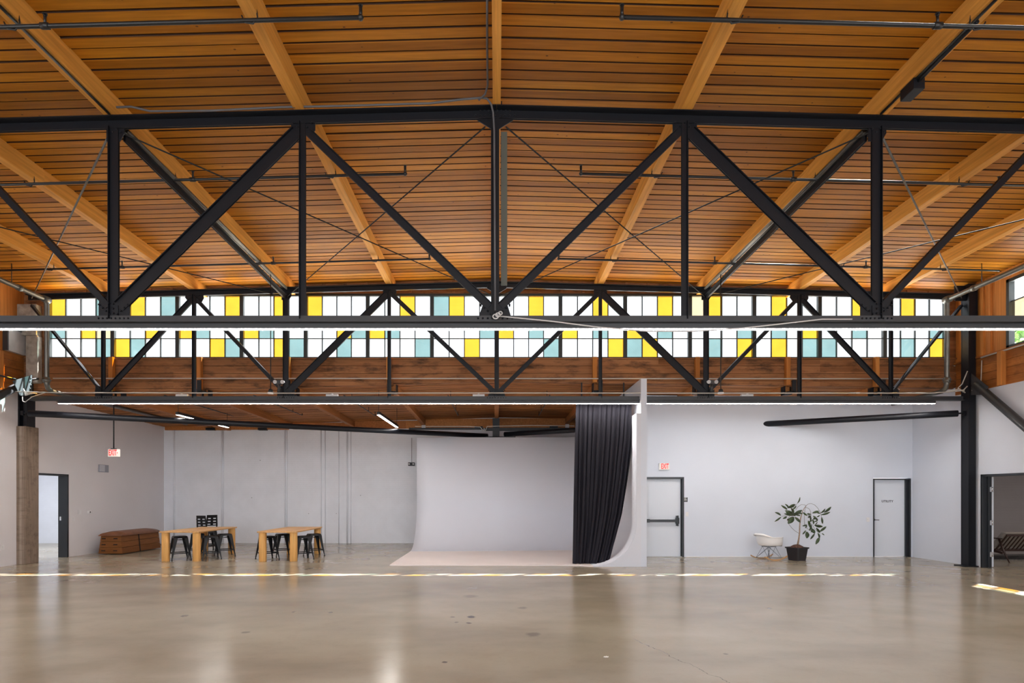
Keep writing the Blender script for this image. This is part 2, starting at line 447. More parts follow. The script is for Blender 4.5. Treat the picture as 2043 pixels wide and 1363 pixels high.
for s in (-1, 1):
    xe = XL-.7 if s < 0 else XR+.22
    mb.hexa([(min(0,xe),YF-.3,roofz(min(0,xe))+.045),(max(0,xe),YF-.3,roofz(max(0,xe))+.045),(max(0,xe),YC+.03,roofz(max(0,xe))+.045),(min(0,xe),YC+.03,roofz(min(0,xe))+.045),
             (min(0,xe),YF-.3,roofz(min(0,xe))+.16),(max(0,xe),YF-.3,roofz(max(0,xe))+.16),(max(0,xe),YC+.03,roofz(max(0,xe))+.16),(min(0,xe),YC+.03,roofz(min(0,xe))+.16)])
struct('roof_slab', mb, M['void'], deck)

# ------------------------------------------------------------------ low roof deck behind the clerestory
mb = MB(); y = YC+.02; pitch = .14
while y < YB+.05:
    for i in range(len(edges)-1):
        a, b = edges[i], edges[i+1]; j = random.uniform(-.004, .004)
        segs = [(a, b)] if a*b >= 0 else [(a, 0), (0, b)]
        for s0, s1 in segs:
            z0, z1 = lowz(s0,y)+j, lowz(s1,y)+j; y0, y1 = y+.011, y+pitch
            mb.hexa([(s0,y0,z0),(s1,y0,z1),(s1,y1,z1),(s0,y1,z0),(s0,y0,z0+.05),(s1,y0,z1+.05),(s1,y1,z1+.05),(s0,y1,z0+.05)])
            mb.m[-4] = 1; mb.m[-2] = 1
    y += pitch
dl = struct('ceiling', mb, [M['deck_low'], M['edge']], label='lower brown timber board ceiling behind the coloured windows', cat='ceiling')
mb = MB()
mb.box(-16.6, XR+5.6, YC+.12, YB+.4, 4.50, 4.72)
struct('roof_slab', mb, M['roof_out'], dl)

# ------------------------------------------------------------------ clerestory wall: planks under and timber over the windows
def planks(mb, x0, x1, zs, yy, zbot=None):
    for i in range(len(zs)-1):
        j = random.uniform(0, .008)
        mb.box(x0, x1, yy+j, yy+.05, zs[i]+.004, zs[i+1]-.004)
mb = MB()
WB, WT = 4.95, 6.47
zz = [WB-.0-.183*i for i in range(6)][::-1]
for i in range(len(edges)-1):
    a, b = edges[i], edges[i+1]
    for q in range(len(zz)-1):
        zlo = max(zz[q], lowz((a+b)/2, YC)-.02)
        if zlo >= zz[q+1]-.02: continue
        j = random.uniform(0, .010)
        mb.box(a, b, YC-.02+j, YC+.05, zlo+.004, zz[q+1]-.004)
mb.prism([(XL,lowz(XL,YC)-.02),(0,lowz(0,YC)-.02),(XR,lowz(XR,YC)-.02),(XR,WB),(XL,WB)], 'y', YC+.05, YC+.12)
mb.prism([(XL, WT+.02), (XR, WT+.02), (XR, roofz(XR)+.07), (0, roofz(0)+.07), (XL, roofz(XL)+.07)], 'y', YC-.05, YC+.02)
mb.box(XL-.1, -10.86, YC-.02, YC+.12, WB, WT+.02); mb.box(10.86, XR+.1, YC-.02, YC+.12, WB, WT+.02)
mb.box(XL, XR, YC-.06, YC+.1, WB-.03, WB)
# blocking between the header and the deck
for x in [i*.52-10.4 for i in range(41)]:
    if abs(x) < 10.7: mb.box(x-.03, x+.03, YC-.09, YC, WT+.05, roofz(x)-.01)
mb.box(-10.8, 10.8, YC-.10, YC, WT+.15, WT+.20)
wb = struct('wall_back', mb, M['sill'], label='weathered brown plank wall under and over the coloured clerestory windows', cat='wall')
for i, x in enumerate(NODES[1:-1]):
    mb = MB(); xx = x-.09 if x < 0 else x-.06
    if abs(x) < .1: continue
    mb.box(xx-.05, xx+.05, YC-.14, YC-.02, lowz(x, YC)-.02, WB+.01)
    s = struct('stud', mb, M['timber_up'], wb, bevel=.006)
mb = MB(); mb.box(-10.86, 10.86, YC-.055, YC+.02, WT-.03, WT+.03)
struct('header', mb, M['lead'], wb)

# ------------------------------------------------------------------ fourteen clerestory windows of 4 x 3 panes
TOP = ['YWWT','WYWT','WWWY','WWYW','YWWW','WWYW','TYWW','WWYW','WWYW','WWYW','CYWW','WYWW','WWYW','WYWW']
MID = ['TWYC','WWYW','YTWW','YTWW','WWYT','YTWW','WWWT','YWTW','YWTW','YWTW','WWWT','WTWY','WWTW','WWWT']
BOT = ['WWWT','YTWW','WWYT','WWYT','WWTW','WWWT','WWYW','WWWT','WWWY','TYWW','WTWY','WYWT','TWWW','WTWY']
MULL = [98, 226, 355, 483, 610.5, 734, 862, 991, 1118, 1247, 1376, 1504, 1634.5, 1764, 1886]
MULL = [(m-VX)*YC/F for m in MULL]
rows = [(WB+.02, 5.425, BOT), (5.425, 5.93, MID), (5.93, WT-.03, TOP)]
gm = {'W': 0, 'Y': 1, 'T': 2, 'C': 3}
ordn = ['first','second','third','fourth','fifth','sixth','seventh','eighth','ninth','tenth','eleventh','twelfth','thirteenth','last']
for w in range(14):
    x0, x1 = MULL[w], MULL[w+1]
    if w == 0: x0 += .0
    mb = MB(); t = .045
    mb.box(x0, x0+t, YC-.04, YC+.04, WB, WT); mb.box(x1-t, x1, YC-.04, YC+.04, WB, WT)
    mb.box(x0, x1, YC-.035, YC+.035, WB, WB+.03); mb.box(x0, x1, YC-.035, YC+.02, WT-.035, WT)
    xs = [x0+t+(x1-x0-2*t)*i/4 for i in range(5)]
    for x in xs[1:4]: mb.box(x-.011, x+.011, YC-.02, YC+.02, WB, WT)
    for r_ in rows[:2]: mb.box(x0, x1, YC-.018, YC+.018, r_[1]-.011, r_[1]+.011)
    o = struct('window_%d' % (w+1), mb, M['lead'], label='%s clerestory window from the left, dark bars around twelve clear, yellow and teal panes' % ordn[w], cat='window')
    g = MB()
    for z0, z1, pat in rows:
        for c in range(4):
            a, b = xs[c], xs[c+1]
            g.add([(a,YC,z0),(b,YC,z0),(b,YC,z1),(a,YC,z1)], [(0,1,2,3)], gm[pat[w][c]])
    gg = g.build('glass_panes', [M['g_white'], M['g_yellow'], M['g_teal'], M['g_cream']], o)

# ------------------------------------------------------------------ side walls
# right wall: white below, plank band, timber with windows above
rw = [(11.3, 13.33, 0, 2.12)]
mb = MB(); holes_wall(mb, 'x', XR, XR+.17, YF, YW+.2, 0, 4.05, rw)
mb.box(XR, XR+.17, YW+.2, YB+.3, 0, 4.6); mb.box(XR, XR+.17, YC, YW+.2, 4.05, 4.6)
wr = struct('wall_right', mb, M['white'], label='white painted right side wall with a doorway at its far end', cat='wall')
mb = MB()
for q in range(4):
    mb.box(XR-.0+random.uniform(0,.01), XR+.17, YF, YC, 4.05+.185*q+.004, 4.05+.185*(q+1)-.004)
mb.box(XR+.03, XR+.18, YF, YC, 4.05, 4.80)
mb.box(XR-.05, XR+.1, YF, YC-.02, 4.79, 4.83)
struct('plank_band', mb, M['plank_side'], wr)
for yy in (12.75, 10.2, 7.7, 5.2):
    mb = MB(); mb.box(XR-.10, XR, yy-.06, yy+.06, 4.05, 4.79); struct('stud', mb, M['timber_up'], wr)
rwin = [(10.35, 12.68), (7.6, 9.95), (4.85, 7.2), (2.1, 4.45), (-.65, 1.7), (-3.4, -1.05)]
mb = MB(); holes_wall(mb, 'x', XR-.0, XR+.17, YF, YC+.12, 4.83, roofz(XR)+.05, [(a, b, 4.83, 6.32) for a, b in rwin])
mb.box(XR-.04, XR, 13.25, 13.33, 4.83, 6.5); mb.box(XR-.04, XR, 13.05, 13.1, 4.83, 6.5)
struct('upper_timber', mb, M['timber_up'], wr)
pat_side = ['TYW', 'WTW', 'WWY', 'YWW', 'WTW', 'WWT']
def side_window(n, X, a, b, seed, label):
    mb = MB(); t = .07
    for (u0, u1, z0, z1) in ((a, a+t, 4.83, 6.32), (b-t, b, 4.83, 6.32), (a, b, 4.83, 4.89), (a, b, 6.25, 6.32)):
        mb.box(X-.03, X+.10, u0, u1, z0, z1)
    nn = 5; us = [a+t+(b-a-2*t)*i/nn for i in range(nn+1)]
    for u in us[1:-1]: mb.box(X+.01, X+.05, u-.012, u+.012, 4.85, 6.3)
    for z in (5.36, 5.83): mb.box(X+.01, X+.05, a, b, z-.012, z+.012)
    o = struct('window_%d' % n, mb, M['lead'], label=label, cat='window')
    g = MB(); zs = [4.88, 5.36, 5.83, 6.27]; rnd = random.Random(seed)
    for i in range(nn):
        for j in range(3):
            mi = rnd.choice([0,0,0,1,2,3])
            if n == 15 and i == nn-1: mi = [0, 3, 0][j]
            g.add([(X+.03,us[i],zs[j]),(X+.03,us[i+1],zs[j]),(X+.03,us[i+1],zs[j+1]),(X+.03,us[i],zs[j+1])], [(0,1,2,3)], mi)
    g.build('glass_panes', [M['g_clear'], M['g_yellow'], M['g_teal'], M['g_cream']], o)
for i, (a, b) in enumerate(rwin):
    side_window(15+i, XR+.02, a, b, 11+i, 'dark framed side window high on the right wall, %s from the far end' % ordn[i])

# left wall
lw = [(14.5, 15.52, 0, 2.16)]
mb = MB(); holes_wall(mb, 'x', XL-.2, XL, YF, YB+.3, 0, 4.08, lw)
mb.box(XL-.2, XL, YC+.12, YB+.3, 4.08, 4.6)
wl = struct('wall_left', mb, M['white_warm'], label='warm white left side wall with a doorway beyond the concrete column', cat='wall')
mb = MB()
for q in range(5):
    mb.box(XL-.17, XL-random.uniform(0,.01), YF, YC, 4.08+.185*q+.004, 4.08+.185*(q+1)-.004)
struct('plank_band', mb, M['plank_side'], wl)
for yy in (13.35, 12.6):
    mb = MB(); mb.box(XL, XL+.09, yy-.05, yy+.05, 4.1, 4.95); struct('stud', mb, M['timber_up'], wl)
lwin = [(7.6, 9.95), (4.85, 7.2), (2.1, 4.45), (-.65, 1.7), (-3.4, -1.05)]  # unseen left windows, added to bring more daylight into the hall
mb = MB(); holes_wall(mb, 'x', XL-.17, XL, YF, YC+.12, 5.0, roofz(XL)+.05, [(a, b, 5.0, 6.32) for a, b in lwin])
struct('upper_timber', mb, M['timber_up'], wl)
for i, (a, b) in enumerate(lwin):
    mb = MB()
    for (u0, u1, z0, z1) in ((a, a+.07, 5.0, 6.32), (b-.07, b, 5.0, 6.32), (a, b, 5.0, 5.06), (a, b, 6.25, 6.32)): mb.box(XL-.12, XL+.0, u0, u1, z0, z1)
    o = struct('window_%d' % (21+i), mb, M['lead'], label='unseen dark framed side window added for daylight high on the left wall, %s from the far end' % ordn[i], cat='window')
    g = MB(); g.add([(XL-.06,a,5.0),(XL-.06,b,5.0),(XL-.06,b,6.32),(XL-.06,a,6.32)], [(0,1,2,3)]); g.build('glass_panes', M['g_clear'], o)

# unseen wall behind the camera, three wide bays added for sky light
mb = MB(); holes_wall(mb, 'y', YF-.2, YF, XL, XR, 0, 6.6, [(-10.6,-4.2,.1,6.2),(-3.4,3.2,.1,6.2),(4.0,10.4,.1,6.2)])
mb.prism([(XL, 6.5), (XR, 6.5), (XR, roofz(XR)+.03), (0, roofz(0)+.03), (XL, roofz(XL)+.03)], 'y', YF-.2, YF)
struct('wall_front', mb, M['white'], label='unseen white wall behind the viewpoint with three wide openings added for light', cat='wall')

# far brick wall
mb = MB(); mb.box(-16.3, 3.45, YB, YB+.3, 0, 4.5)
wbk = struct('wall_rear', mb, M['brick'], label='white painted brick wall behind the tables', cat='wall')
for px, w, d in ((348,.05,.03),(443,.045,.07),(446,.02,.03),(569,.05,.06),(573,.02,.02),(641,.03,.03),(649,.03,.03),(676,.025,.04),(693,.05,.06),(700,.02,.02)):
    x = (px-VX)*YB/F
    mb = MB(); mb.tube([(x, YB-.01, 0), (x, YB-.01, 3.98)], w/2+.005, 8); struct('painted_pipe', mb, M['brick'], wbk)
# rim joists over the brick wall
mb = MB()
bx = [XL] + NODES[1:-1]
for a, b in zip(bx[:-1], bx[1:]):
    z = lowz((a+b)/2, YB)
    mb.box(a+.07, b-.07, YB-.07, YB, 3.95-.004*abs(a+b), z-.01)
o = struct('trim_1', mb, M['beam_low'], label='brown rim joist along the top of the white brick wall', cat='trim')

# white wall on the right with two door openings
EX0, EX1 = 3.98, 4.955; UX0, UX1 = 10.02, 11.02
mb = MB(); holes_wall(mb, 'y', YW, YW+.2, 3.45, XR+.1, 0, 4.30, [(EX0, EX1, 0, 2.13), (UX0, UX1, 0, 2.11)])
mb.box(3.45, XR, YW+.05, YW+.15, 4.0, 4.55)
wn = struct('wall_inner', mb, M['white'], label='white wall on the right holding the exit door and the utility door', cat='wall')

# partition between backdrop and white wall
mb = MB(); mb.box(3.32, 3.455, 13.44, YB-.0, 0, 4.33)
struct('wall_partition', mb, M['white'], label='white partition end standing beside the black curtain', cat='wall')

# ------------------------------------------------------------------ neighbouring rooms
mb = MB(); mb.box(-16.3, -16.1, 12.0, YB, 0, 3.2); mb.box(-16.3, XL-.2, 11.8, 12.0, 0, 3.2); mb.box(-16.3, XL-.2, 11.8, YB, 3.2, 3.3)
struct('wall_adjoining', mb, M['brick_side'], label='bright white room seen through the left doorway', cat='wall')
mb = MB(); mb.box(XR+.17, 16.3, 16.3, 16.5, 0, 3.0)
struct('wall_lounge', mb, M['brick_grey'], label='taupe brick wall of the lounge seen through the right doorway', cat='wall')
mb = MB(); mb.box(16.2, 16.4, 9.6, 16.4, 0, 3.0); mb.box(XR+.17, 16.3, 9.4, 9.6, 0, 3.0); mb.box(XR+.17, 16.4, 9.4, 16.5, 2.9, 3.0)
struct('wall_lounge', mb, M['white'], label='side wall and ceiling of the lounge on the right', cat='wall')

# ------------------------------------------------------------------ baseboards / door sets
mb = MB(); mb.box(EX1+.1, UX0-.03, YW-.012, YW, 0, .02)
struct('baseboard_right', mb, M['plastic_white'], label='thin white strip at the foot of the white wall', cat='baseboard')

def frame_y(name, x0, x1, z1, yw, w=.05, d0=.02, d1=.17):
    mb = MB()
    mb.box(x0-w, x0, yw-d0, yw+d1, 0, z1+w); mb.box(x1, x1+w, yw-d0, yw+d1, 0, z1+w); mb.box(x0, x1, yw-d0, yw+d1, z1, z1+w)
    mb.box(x1-.02, x1, yw+.06, yw+d1, 0, z1); mb.box(x0, x0+.02, yw+.06, yw+d1, 0, z1)
    return mb
# exit door
mb = frame_y('f', EX0, EX1-.02, 2.08, YW)
d1 = struct('door_1', mb, M['door_black'], label='white exit door in a black frame with a black push bar', cat='door', bevel=.003)
mb = MB(); mb.box(EX0+.02, EX1-.04, YW+.07, YW+.115, .01, 2.088); struct('door_leaf', mb, M['door_white'], d1, bevel=.003)
mb = MB(); mb.box(EX0+.03, EX1-.16, YW-.02, YW+.0, .93, 1.0); mb.box(EX0+.03, EX0+.10, YW-.0, YW+.07, .92, 1.01)
mb.box(EX1-.18, EX1-.10, YW-.03, YW+.07, .885, 1.045); mb.tube([(EX1-.14,YW-.035,.82),(EX1-.14,YW-.035,1.11)], .012, 8); mb.box(EX1-.165, EX1-.115, YW-.025, YW+.07, .83, 1.10)
struct('push_bar', mb, M['door_black'], d1, bevel=.004)
mb = MB(); mb.box(EX0, EX1-.02, YW-.01, YW+.12, 0, .015); struct('threshold', mb, M['panel_grey'], d1)
# utility door
mb = frame_y('f', UX0+.03, UX1-.03, 2.06, YW, w=.03); mb.box(UX1-.10, UX1-.03, YW+.05, YW+.14, 0, 2.06)
d2 = struct('door_2', mb, M['door_black'], label='white utility door in a black frame near the right corner', cat='door', bevel=.003)
mb = MB(); mb.box(UX0+.04, UX1-.08, YW+.09, YW+.13, .01, 2.068); struct('door_leaf', mb, M['door_white'], d2, bevel=.003)
mb = MB(); mb.tube([(UX0+.08,YW+.09,.99),(UX0+.08,YW+.04,.99),(UX0+.19,YW+.04,.985)], .010, 8); mb.cyl((UX0+.08,YW+.08,.965),.024,.05,12)
struct('door_handle', mb, M['steel_grey'], d2)

def text_mesh(name, s, size, loc, m, parent, rot=(PI/2,0,0), ex=.002, sx=1.0, bold=0.0, spacing=1.0):
    cu = bpy.data.curves.new(name, 'FONT'); cu.body = s; cu.size = size; cu.extrude = ex; cu.align_x = 'CENTER'; cu.align_y = 'CENTER'
    cu.offset = bold; cu.space_character = spacing; cu.resolution_u = 4
    t = bpy.data.objects.new('tmp', cu); COL.objects.link(t)
    bpy.context.view_layer.update()
    me = bpy.data.meshes.new_from_object(t.evaluated_get(bpy.context.evaluated_depsgraph_get()))
    bpy.data.objects.remove(t); me.materials.clear(); me.materials.append(m); me.name = name
    o = bpy.data.objects.new(name, me); COL.objects.link(o)
    w = Vector((0,0,0)); q = parent
    while q is not None: w += q.location; q = q.parent
    o.parent = parent; o.location = Vector(loc) - w; o.rotation_euler = rot; o.scale = (sx, 1, 1)
    return o
text_mesh('lettering', 'UTILITY', .085, P(1770.5, 1000.5, YW+.086), M['letter_dark'], d2, bold=.001, spacing=1.05)

# left doorway
mb = MB()
mb.box(XL-.22, XL+.02, 14.45, 14.5, 0, 2.20); mb.box(XL-.22, XL+.02, 15.47, 15.53, 0, 2.20); mb.box(XL-.22, XL+.02, 14.45, 15.53, 2.15, 2.20)
d3 = struct('door_3', mb, M['door_black'], label='open black framed doorway beside the concrete column', cat='door', bevel=.003)
mb = MB(); mb.box(XL-.16, XL-.12, 15.44, 15.47, .98, 1.08); struct('strike_plate', mb, M['chrome'], d3)
# right doorway with its leaf folded back
mb = MB()
mb.box(XR-.02, XR+.19, 13.28, 13.34, 0, 2.12); mb.box(XR-.02, XR+.19, 11.28, 11.34, 0, 2.12); mb.box(XR-.02, XR+.19, 11.28, 13.34, 2.07, 2.12)
mb.box(XR+.09, XR+.12, 13.25, 13.28, 0, 2.07)
d4 = struct('door_4', mb, M['door_black'], label='open black framed doorway to the lounge on the right', cat='door', bevel=.003)
mb = MB(); mb.box(XR+.195, XR+.24, 13.29, 14.2, .015, 2.06); struct('door_leaf', mb, M['door_white'], d4)
for z in (.30, 1.02, 1.78):
    mb = MB(); mb.box(XR+.14, XR+.20, 13.272, 13.278, z-.055, z+.055); mb.box(XR+.195,XR+.235,13.284,13.29,z-.055,z+.055); mb.tube([(XR+.193,13.272,z-.055),(XR+.193,13.272,z+.055)], .008, 8)
    struct('hinge', mb, M['chrome'], d4)
# ------------------------------------------------------------------ roof beams
side_txt = lambda x: 'left' if x < 0 else 'right'
rank = ['ridge', 'first', 'second', 'third', 'fourth']
for i, x in enumerate(NODES[1:-1]):
    kk = i-4
    zb = 6.60 - SL*abs(x); zt = roofz(x)
    wv = .07 if kk else .05
    mb = MB(); mb.hexa([(x-wv,YF,zb),(x+wv,YF,zb),(x+wv,YC-.02,zb),(x-wv,YC-.02,zb),(x-wv,YF,zt+.01),(x+wv,YF,zt+.01),(x+wv,YC-.02,zt+.01),(x-wv,YC-.02,zt+.01)])
    lab = 'orange timber roof beam along the ridge of the high ceiling' if kk == 0 else 'orange timber roof beam of the high ceiling, %s one %s of the ridge' % (rank[abs(kk)], side_txt(x))
    o = mb.build('roof_beam', M['beam'], None, bevel=.004); tag(o, lab, 'beam', 'timber beams of the high ceiling')
    # low beams
    mb = MB(); w2 = .065
    za, zc = lowz(x, YC), lowz(x, YB)
    y0, y1 = YC+.06, YB-.02
    mb.hexa([(x-w2,y0,za-.19),(x+w2,y0,za-.19),(x+w2,y1,zc-.19),(x-w2,y1,zc-.19),(x-w2,y0,za+.01),(x+w2,y0,za+.01),(x+w2,y1,zc+.01),(x-w2,y1,zc+.01)])
    lab = 'brown timber beam under the low ceiling, on the centre line' if kk == 0 else 'brown timber beam under the low ceiling, %s one %s of centre' % (rank[abs(kk)], side_txt(x))
    if x > 3.4:   # these stop at the white wall
        mb = MB(); y1 = YW+.0; zc = lowz(x, y1)
        mb.hexa([(x-w2,y0,za-.19),(x+w2,y0,za-.19),(x+w2,y1,zc-.19),(x-w2,y1,zc-.19),(x-w2,y0,za+.01),(x+w2,y0,za+.01),(x+w2,y1,zc+.01),(x-w2,y1,zc+.01)])
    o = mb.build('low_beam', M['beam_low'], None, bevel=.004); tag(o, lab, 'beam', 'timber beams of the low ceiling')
    if kk != 0:
        s = 1 if x > 0 else -1
        mb = MB(); xx = x-.0
        mb.box(xx-.085, xx-.067, YC-.0, YC+.20, lowz(x,YC)-.22, lowz(x,YC)-.02); mb.box(xx+.067, xx+.085, YC-.0, YC+.20, lowz(x,YC)-.22, lowz(x,YC)-.02)
        mb.box(xx-.085, xx+.085, YC-.02, YC+.20, lowz(x,YC)-.225, lowz(x,YC)-.195)
        mb.box(xx+s*.07-.05, xx+s*.07+.05, YC-.16, YC-.14, 4.10, 4.40); mb.box(xx-.085, xx+.085, YC-.16, YC-.03, 4.10, 4.13)
        h = mb.build('beam_hanger', M['steel'], o)

# ------------------------------------------------------------------ steel trusses
TB = 3.85            # underside of the bottom chord
def topz(x): return 6.595 - SL*abs(x)
def Lprof(w, d, t, fl, side):
    """one leg of a double angle: u across (depth), v up; flange at fl (+1 top, -1 bottom)"""
    if fl < 0:
        pr = [(0.008,0),(d,0),(d,t),(.008+t,t),(.008+t,w),(.008,w)]
    else:
        pr = [(.008,0),(.008+t,0),(.008+t,w-t),(d,w-t),(d,w),(.008,w)]
    pr = [(a, b-w/2) for a, b in pr]
    if side < 0: pr = [(-a, b) for a, b in pr][::-1]
    return pr
def dangle(mb, p0, p1, w, d, t=.011, fl=-1):
    up = Vector((0,0,1))
    dd = (Vector(p1)-Vector(p0)).normalized()
    if abs(dd.z) > .95: up = Vector((1,0,0))
    for s in (1, -1): mb.beam(p0, p1, Lprof(w, d, t, fl, s), up)
def rivets(mb, pts, r=.013, y=0):
    for x, z in pts: mb.ball((x, y, z), r, 6)
def truss(name, Y, label, npx, bd=.105):
    t = empty(name, (0, Y, TB), label, 'truss', None)
    N = npx; n = len(N)
    ch = .11
    mb = MB(); cz = lambda x: topz(x)-ch/2
    dangle(mb, (N[0], Y, cz(N[0])), (0, Y, cz(0)), ch, .115, .012, +1); dangle(mb, (0, Y, cz(0)), (N[-1], Y, cz(N[-1])), ch, .115, .012, +1)
    mb.build('top_chord', M['steel'], t)
    mb = MB(); dangle(mb, (N[0]+.05, Y, TB+.05), (N[-1]-.05, Y, TB+.05), .10, bd, .012, -1)
    mb.build('bottom_chord', M['steel_grey'], t)
    zt = lambda x: topz(x)-ch-.02
    zb = TB+.12
    posts = {1:.07, 2:.075, 3:.115, 4:.075, 5:.105, 6:.075, 7:.115, 8:.075, 9:.07}
    for i, w in posts.items():
        mb = MB(); dangle(mb, (N[i], Y, zb-.06), (N[i], Y, zt(N[i])+.04), w, .05, .009, +1 if N[i] > 0 else -1)
        mb.build('post', M['steel'], t)
    diag = [(0,'t',1,'b',.06),(1,'b',2,'t',.11),(2,'t',3,'b',.085),(3,'b',4,'t',.15),(4,'t',5,'b',.095),(5,'b',6,'t',.095),(6,'t',7,'b',.15),(7,'b',8,'t',.085),(8,'t',9,'b',.11),(9,'b',10,'t',.06)]
    for a, ka, b, kb, w in diag:
        za = zt(N[a])-.02 if ka == 't' else zb+.03; zc = zt(N[b])-.02 if kb == 't' else zb+.03
        s = 1 if N[b] > N[a] else -1
        pa = Vector((N[a], Y, za)); pb = Vector((N[b], Y, zc)); d = (pb-pa).normalized()
        mb = MB(); dangle(mb, pa+d*.10, pb-d*.10, w, .05, .010, +1)
        mb.build('diagonal', M['steel'], t)
    # gusset plates with rivets
    def plate(poly, riv):
        mb = MB(); mb.prism(poly, 'y', Y-.007, Y+.007)
        for s in (-1, 1): rivets(mb, riv, y=Y+s*.024)
        mb.build('gusset_plate', M['steel'], t)
    for i in (1, 3, 5, 7, 9):
        x = N[i]; z0 = TB+.01
        if i == 5: poly = [(x-.24,z0+.0),(x+.23,z0+.0),(x+.15,z0+.26),(x-.15,z0+.26)]; hw = .22
        else: poly = [(x-.20,z0),(x+.20,z0),(x+.20,z0+.20),(x+.14,z0+.30),(x-.19,z0+.34),(x-.20,z0+.2)]; hw = .19
        riv = [(x-hw+hw*2*q/7, z0+.055) for q in range(8)] + [(x+s*(.05+q*.045), z0+.11+q*.04) for s in (-1,1) for q in range(4)] + [(x, z0+.12+.06*q) for q in range(3)]
        plate(poly, riv)
    for i in (2, 4, 5, 6, 8):
        x = N[i]; z1 = topz(x)-.05
        if i == 5: poly = [(x-.23,z1-.08),(x-.20,z1),(x+.20,z1),(x+.23,z1-.08),(x+.04,z1-.20),(x-.04,z1-.20)]; riv = [(x-.25+.5*q/8, z1-.035) for q in range(9)]+[(x-.19+.38*q/7, z1+.03) for q in range(8)]
        else: poly = [(x-.15,z1-.19),(x-.15,z1),(x+.16,z1),(x+.16,z1-.14),(x+.12,z1-.19)] if i in (4,6) else [(x-.22,z1-.10),(x-.18,z1),(x+.20,z1),(x+.22,z1-.12),(x+.15,z1-.25),(x-.12,z1-.23)]; riv = [(x-.12+.06*q, z1-.06-.05*(q%2)) for q in range(5)]
        plate(poly, riv)
    for i in (3, 7):
        x = N[i]; z1 = topz(x)-.05; plate([(x-.10,z1-.22),(x-.10,z1),(x+.13,z1),(x+.13,z1-.12),(x+.07,z1-.22)], [(x-.06+.05*q, z1-.07-.04*(q%2)) for q in range(4)])
    for i in range(1, 10):     # shelf seats for the roof beams
        x = N[i]; s = -1 if x < -.1 else 1
        mb = MB(); mb.box(x+s*.08, x+s*.19, Y-.07, Y+.07, topz(x)-.0, topz(x)+.012); mb.box(x+s*.075, x+s*.088, Y-.07, Y+.07, topz(x), topz(x)+.07)
        mb.build('beam_seat', M['steel'], t)
    return t
NEAR, FAR = 7.5, 13.6
NN = [-10.9, -9.15, -7.04, -4.91, -2.49, -.02, 2.41, 4.87, 7.04, 9.17, 10.9]
t1 = truss('roof_truss', NEAR, 'large black steel roof truss nearest the viewer', NN)
t2 = truss('roof_truss', FAR, 'black steel roof truss in front of the coloured windows', NODES, .075)
t1['group'] = t2['group'] = 'steel roof trusses'
mb = MB(); mb.box(.055, .135, NEAR+.02, NEAR+.035, 4.35, 6.33); mb.box(-.075, -.06, NEAR+.06, NEAR+.065, 4.4, 6.33)
s = mb.build('flat_strip', M['greenish'], t1); s['label'] = 'olive grey flat strip beside the centre post'

# linear lights under both trusses
for Y, lab in ((NEAR, 'long black linear light under the nearest truss'), (FAR, 'long black linear light under the far truss')):
    e = empty('linear_light', (0, Y, TB-.075), lab, 'light', 'long linear lights under the trusses')
    L = 10.2
    mb = MB(); mb.box(-L, L, Y-.035, Y+.035, TB-.068, TB-.003); mb.build('housing', M['steel_grey'], e)
    mb = MB(); mb.box(-L+.01, L-.01, Y-.028, Y+.028, TB-.076, TB-.068); mb.build('diffuser', M['led'], e)

# struts and rods between the trusses
for x, lab in ((NN[3], 'left'), (NN[7], 'right')):
    mb = MB(); dangle(mb, (x+(.10 if x<0 else -.10), NEAR+.05, 6.27), (x, FAR-.05, 6.25), .09, .05, .010, +1)
    tag(mb.build('bridging_strut', M['steel']), 'black steel strut running between the two trusses on the %s' % lab, 'strut', 'struts between the trusses')
rods = [(NN[3]+.1,NEAR,6.30,-.03,FAR,6.27,'from near truss, left node, to the far truss middle'),
        (NN[7]-.1,NEAR,6.30,.03,FAR,6.27,'from near truss, right node, to the far truss middle'),
        (-.15,NEAR,6.38,NODES[3],FAR,6.25,'from near truss middle to the far truss left node'),
        (.12,NEAR,6.38,NODES[7],FAR,6.25,'from near truss middle to the far truss right node'),
        (NN[3]-.08,NEAR,6.24,-10.75,FAR-.1,6.20,'from near truss left node out to the far left corner'),
        (NN[7]+.08,NEAR,6.24,10.75,FAR-.1,6.20,'from near truss right node out to the far right corner'),
        (-10.7,NEAR,6.15,NODES[3],FAR,6.26,'from the near truss left end to the far truss'),
        (10.7,NEAR,6.15,NODES[7],FAR,6.26,'from the near truss right end to the far truss')]
for a in rods:
    mb = MB(); mb.tube([(a[0],a[1],a[2]),(a[3],a[4],a[5])], .010, 6)
    if 'out to' in a[6]:
        p0 = Vector(a[:3]); p1 = Vector(a[3:6]); mb.tube([p0+Vector((0,0,.035)), p1+Vector((0,0,.02))], .007, 6)
        m_ = M['pipe_grey']
    else: m_ = M['rod']
    tag(mb.build('tie_rod', m_), 'thin steel rod '+a[6], 'rod', 'tie rods between the trusses')

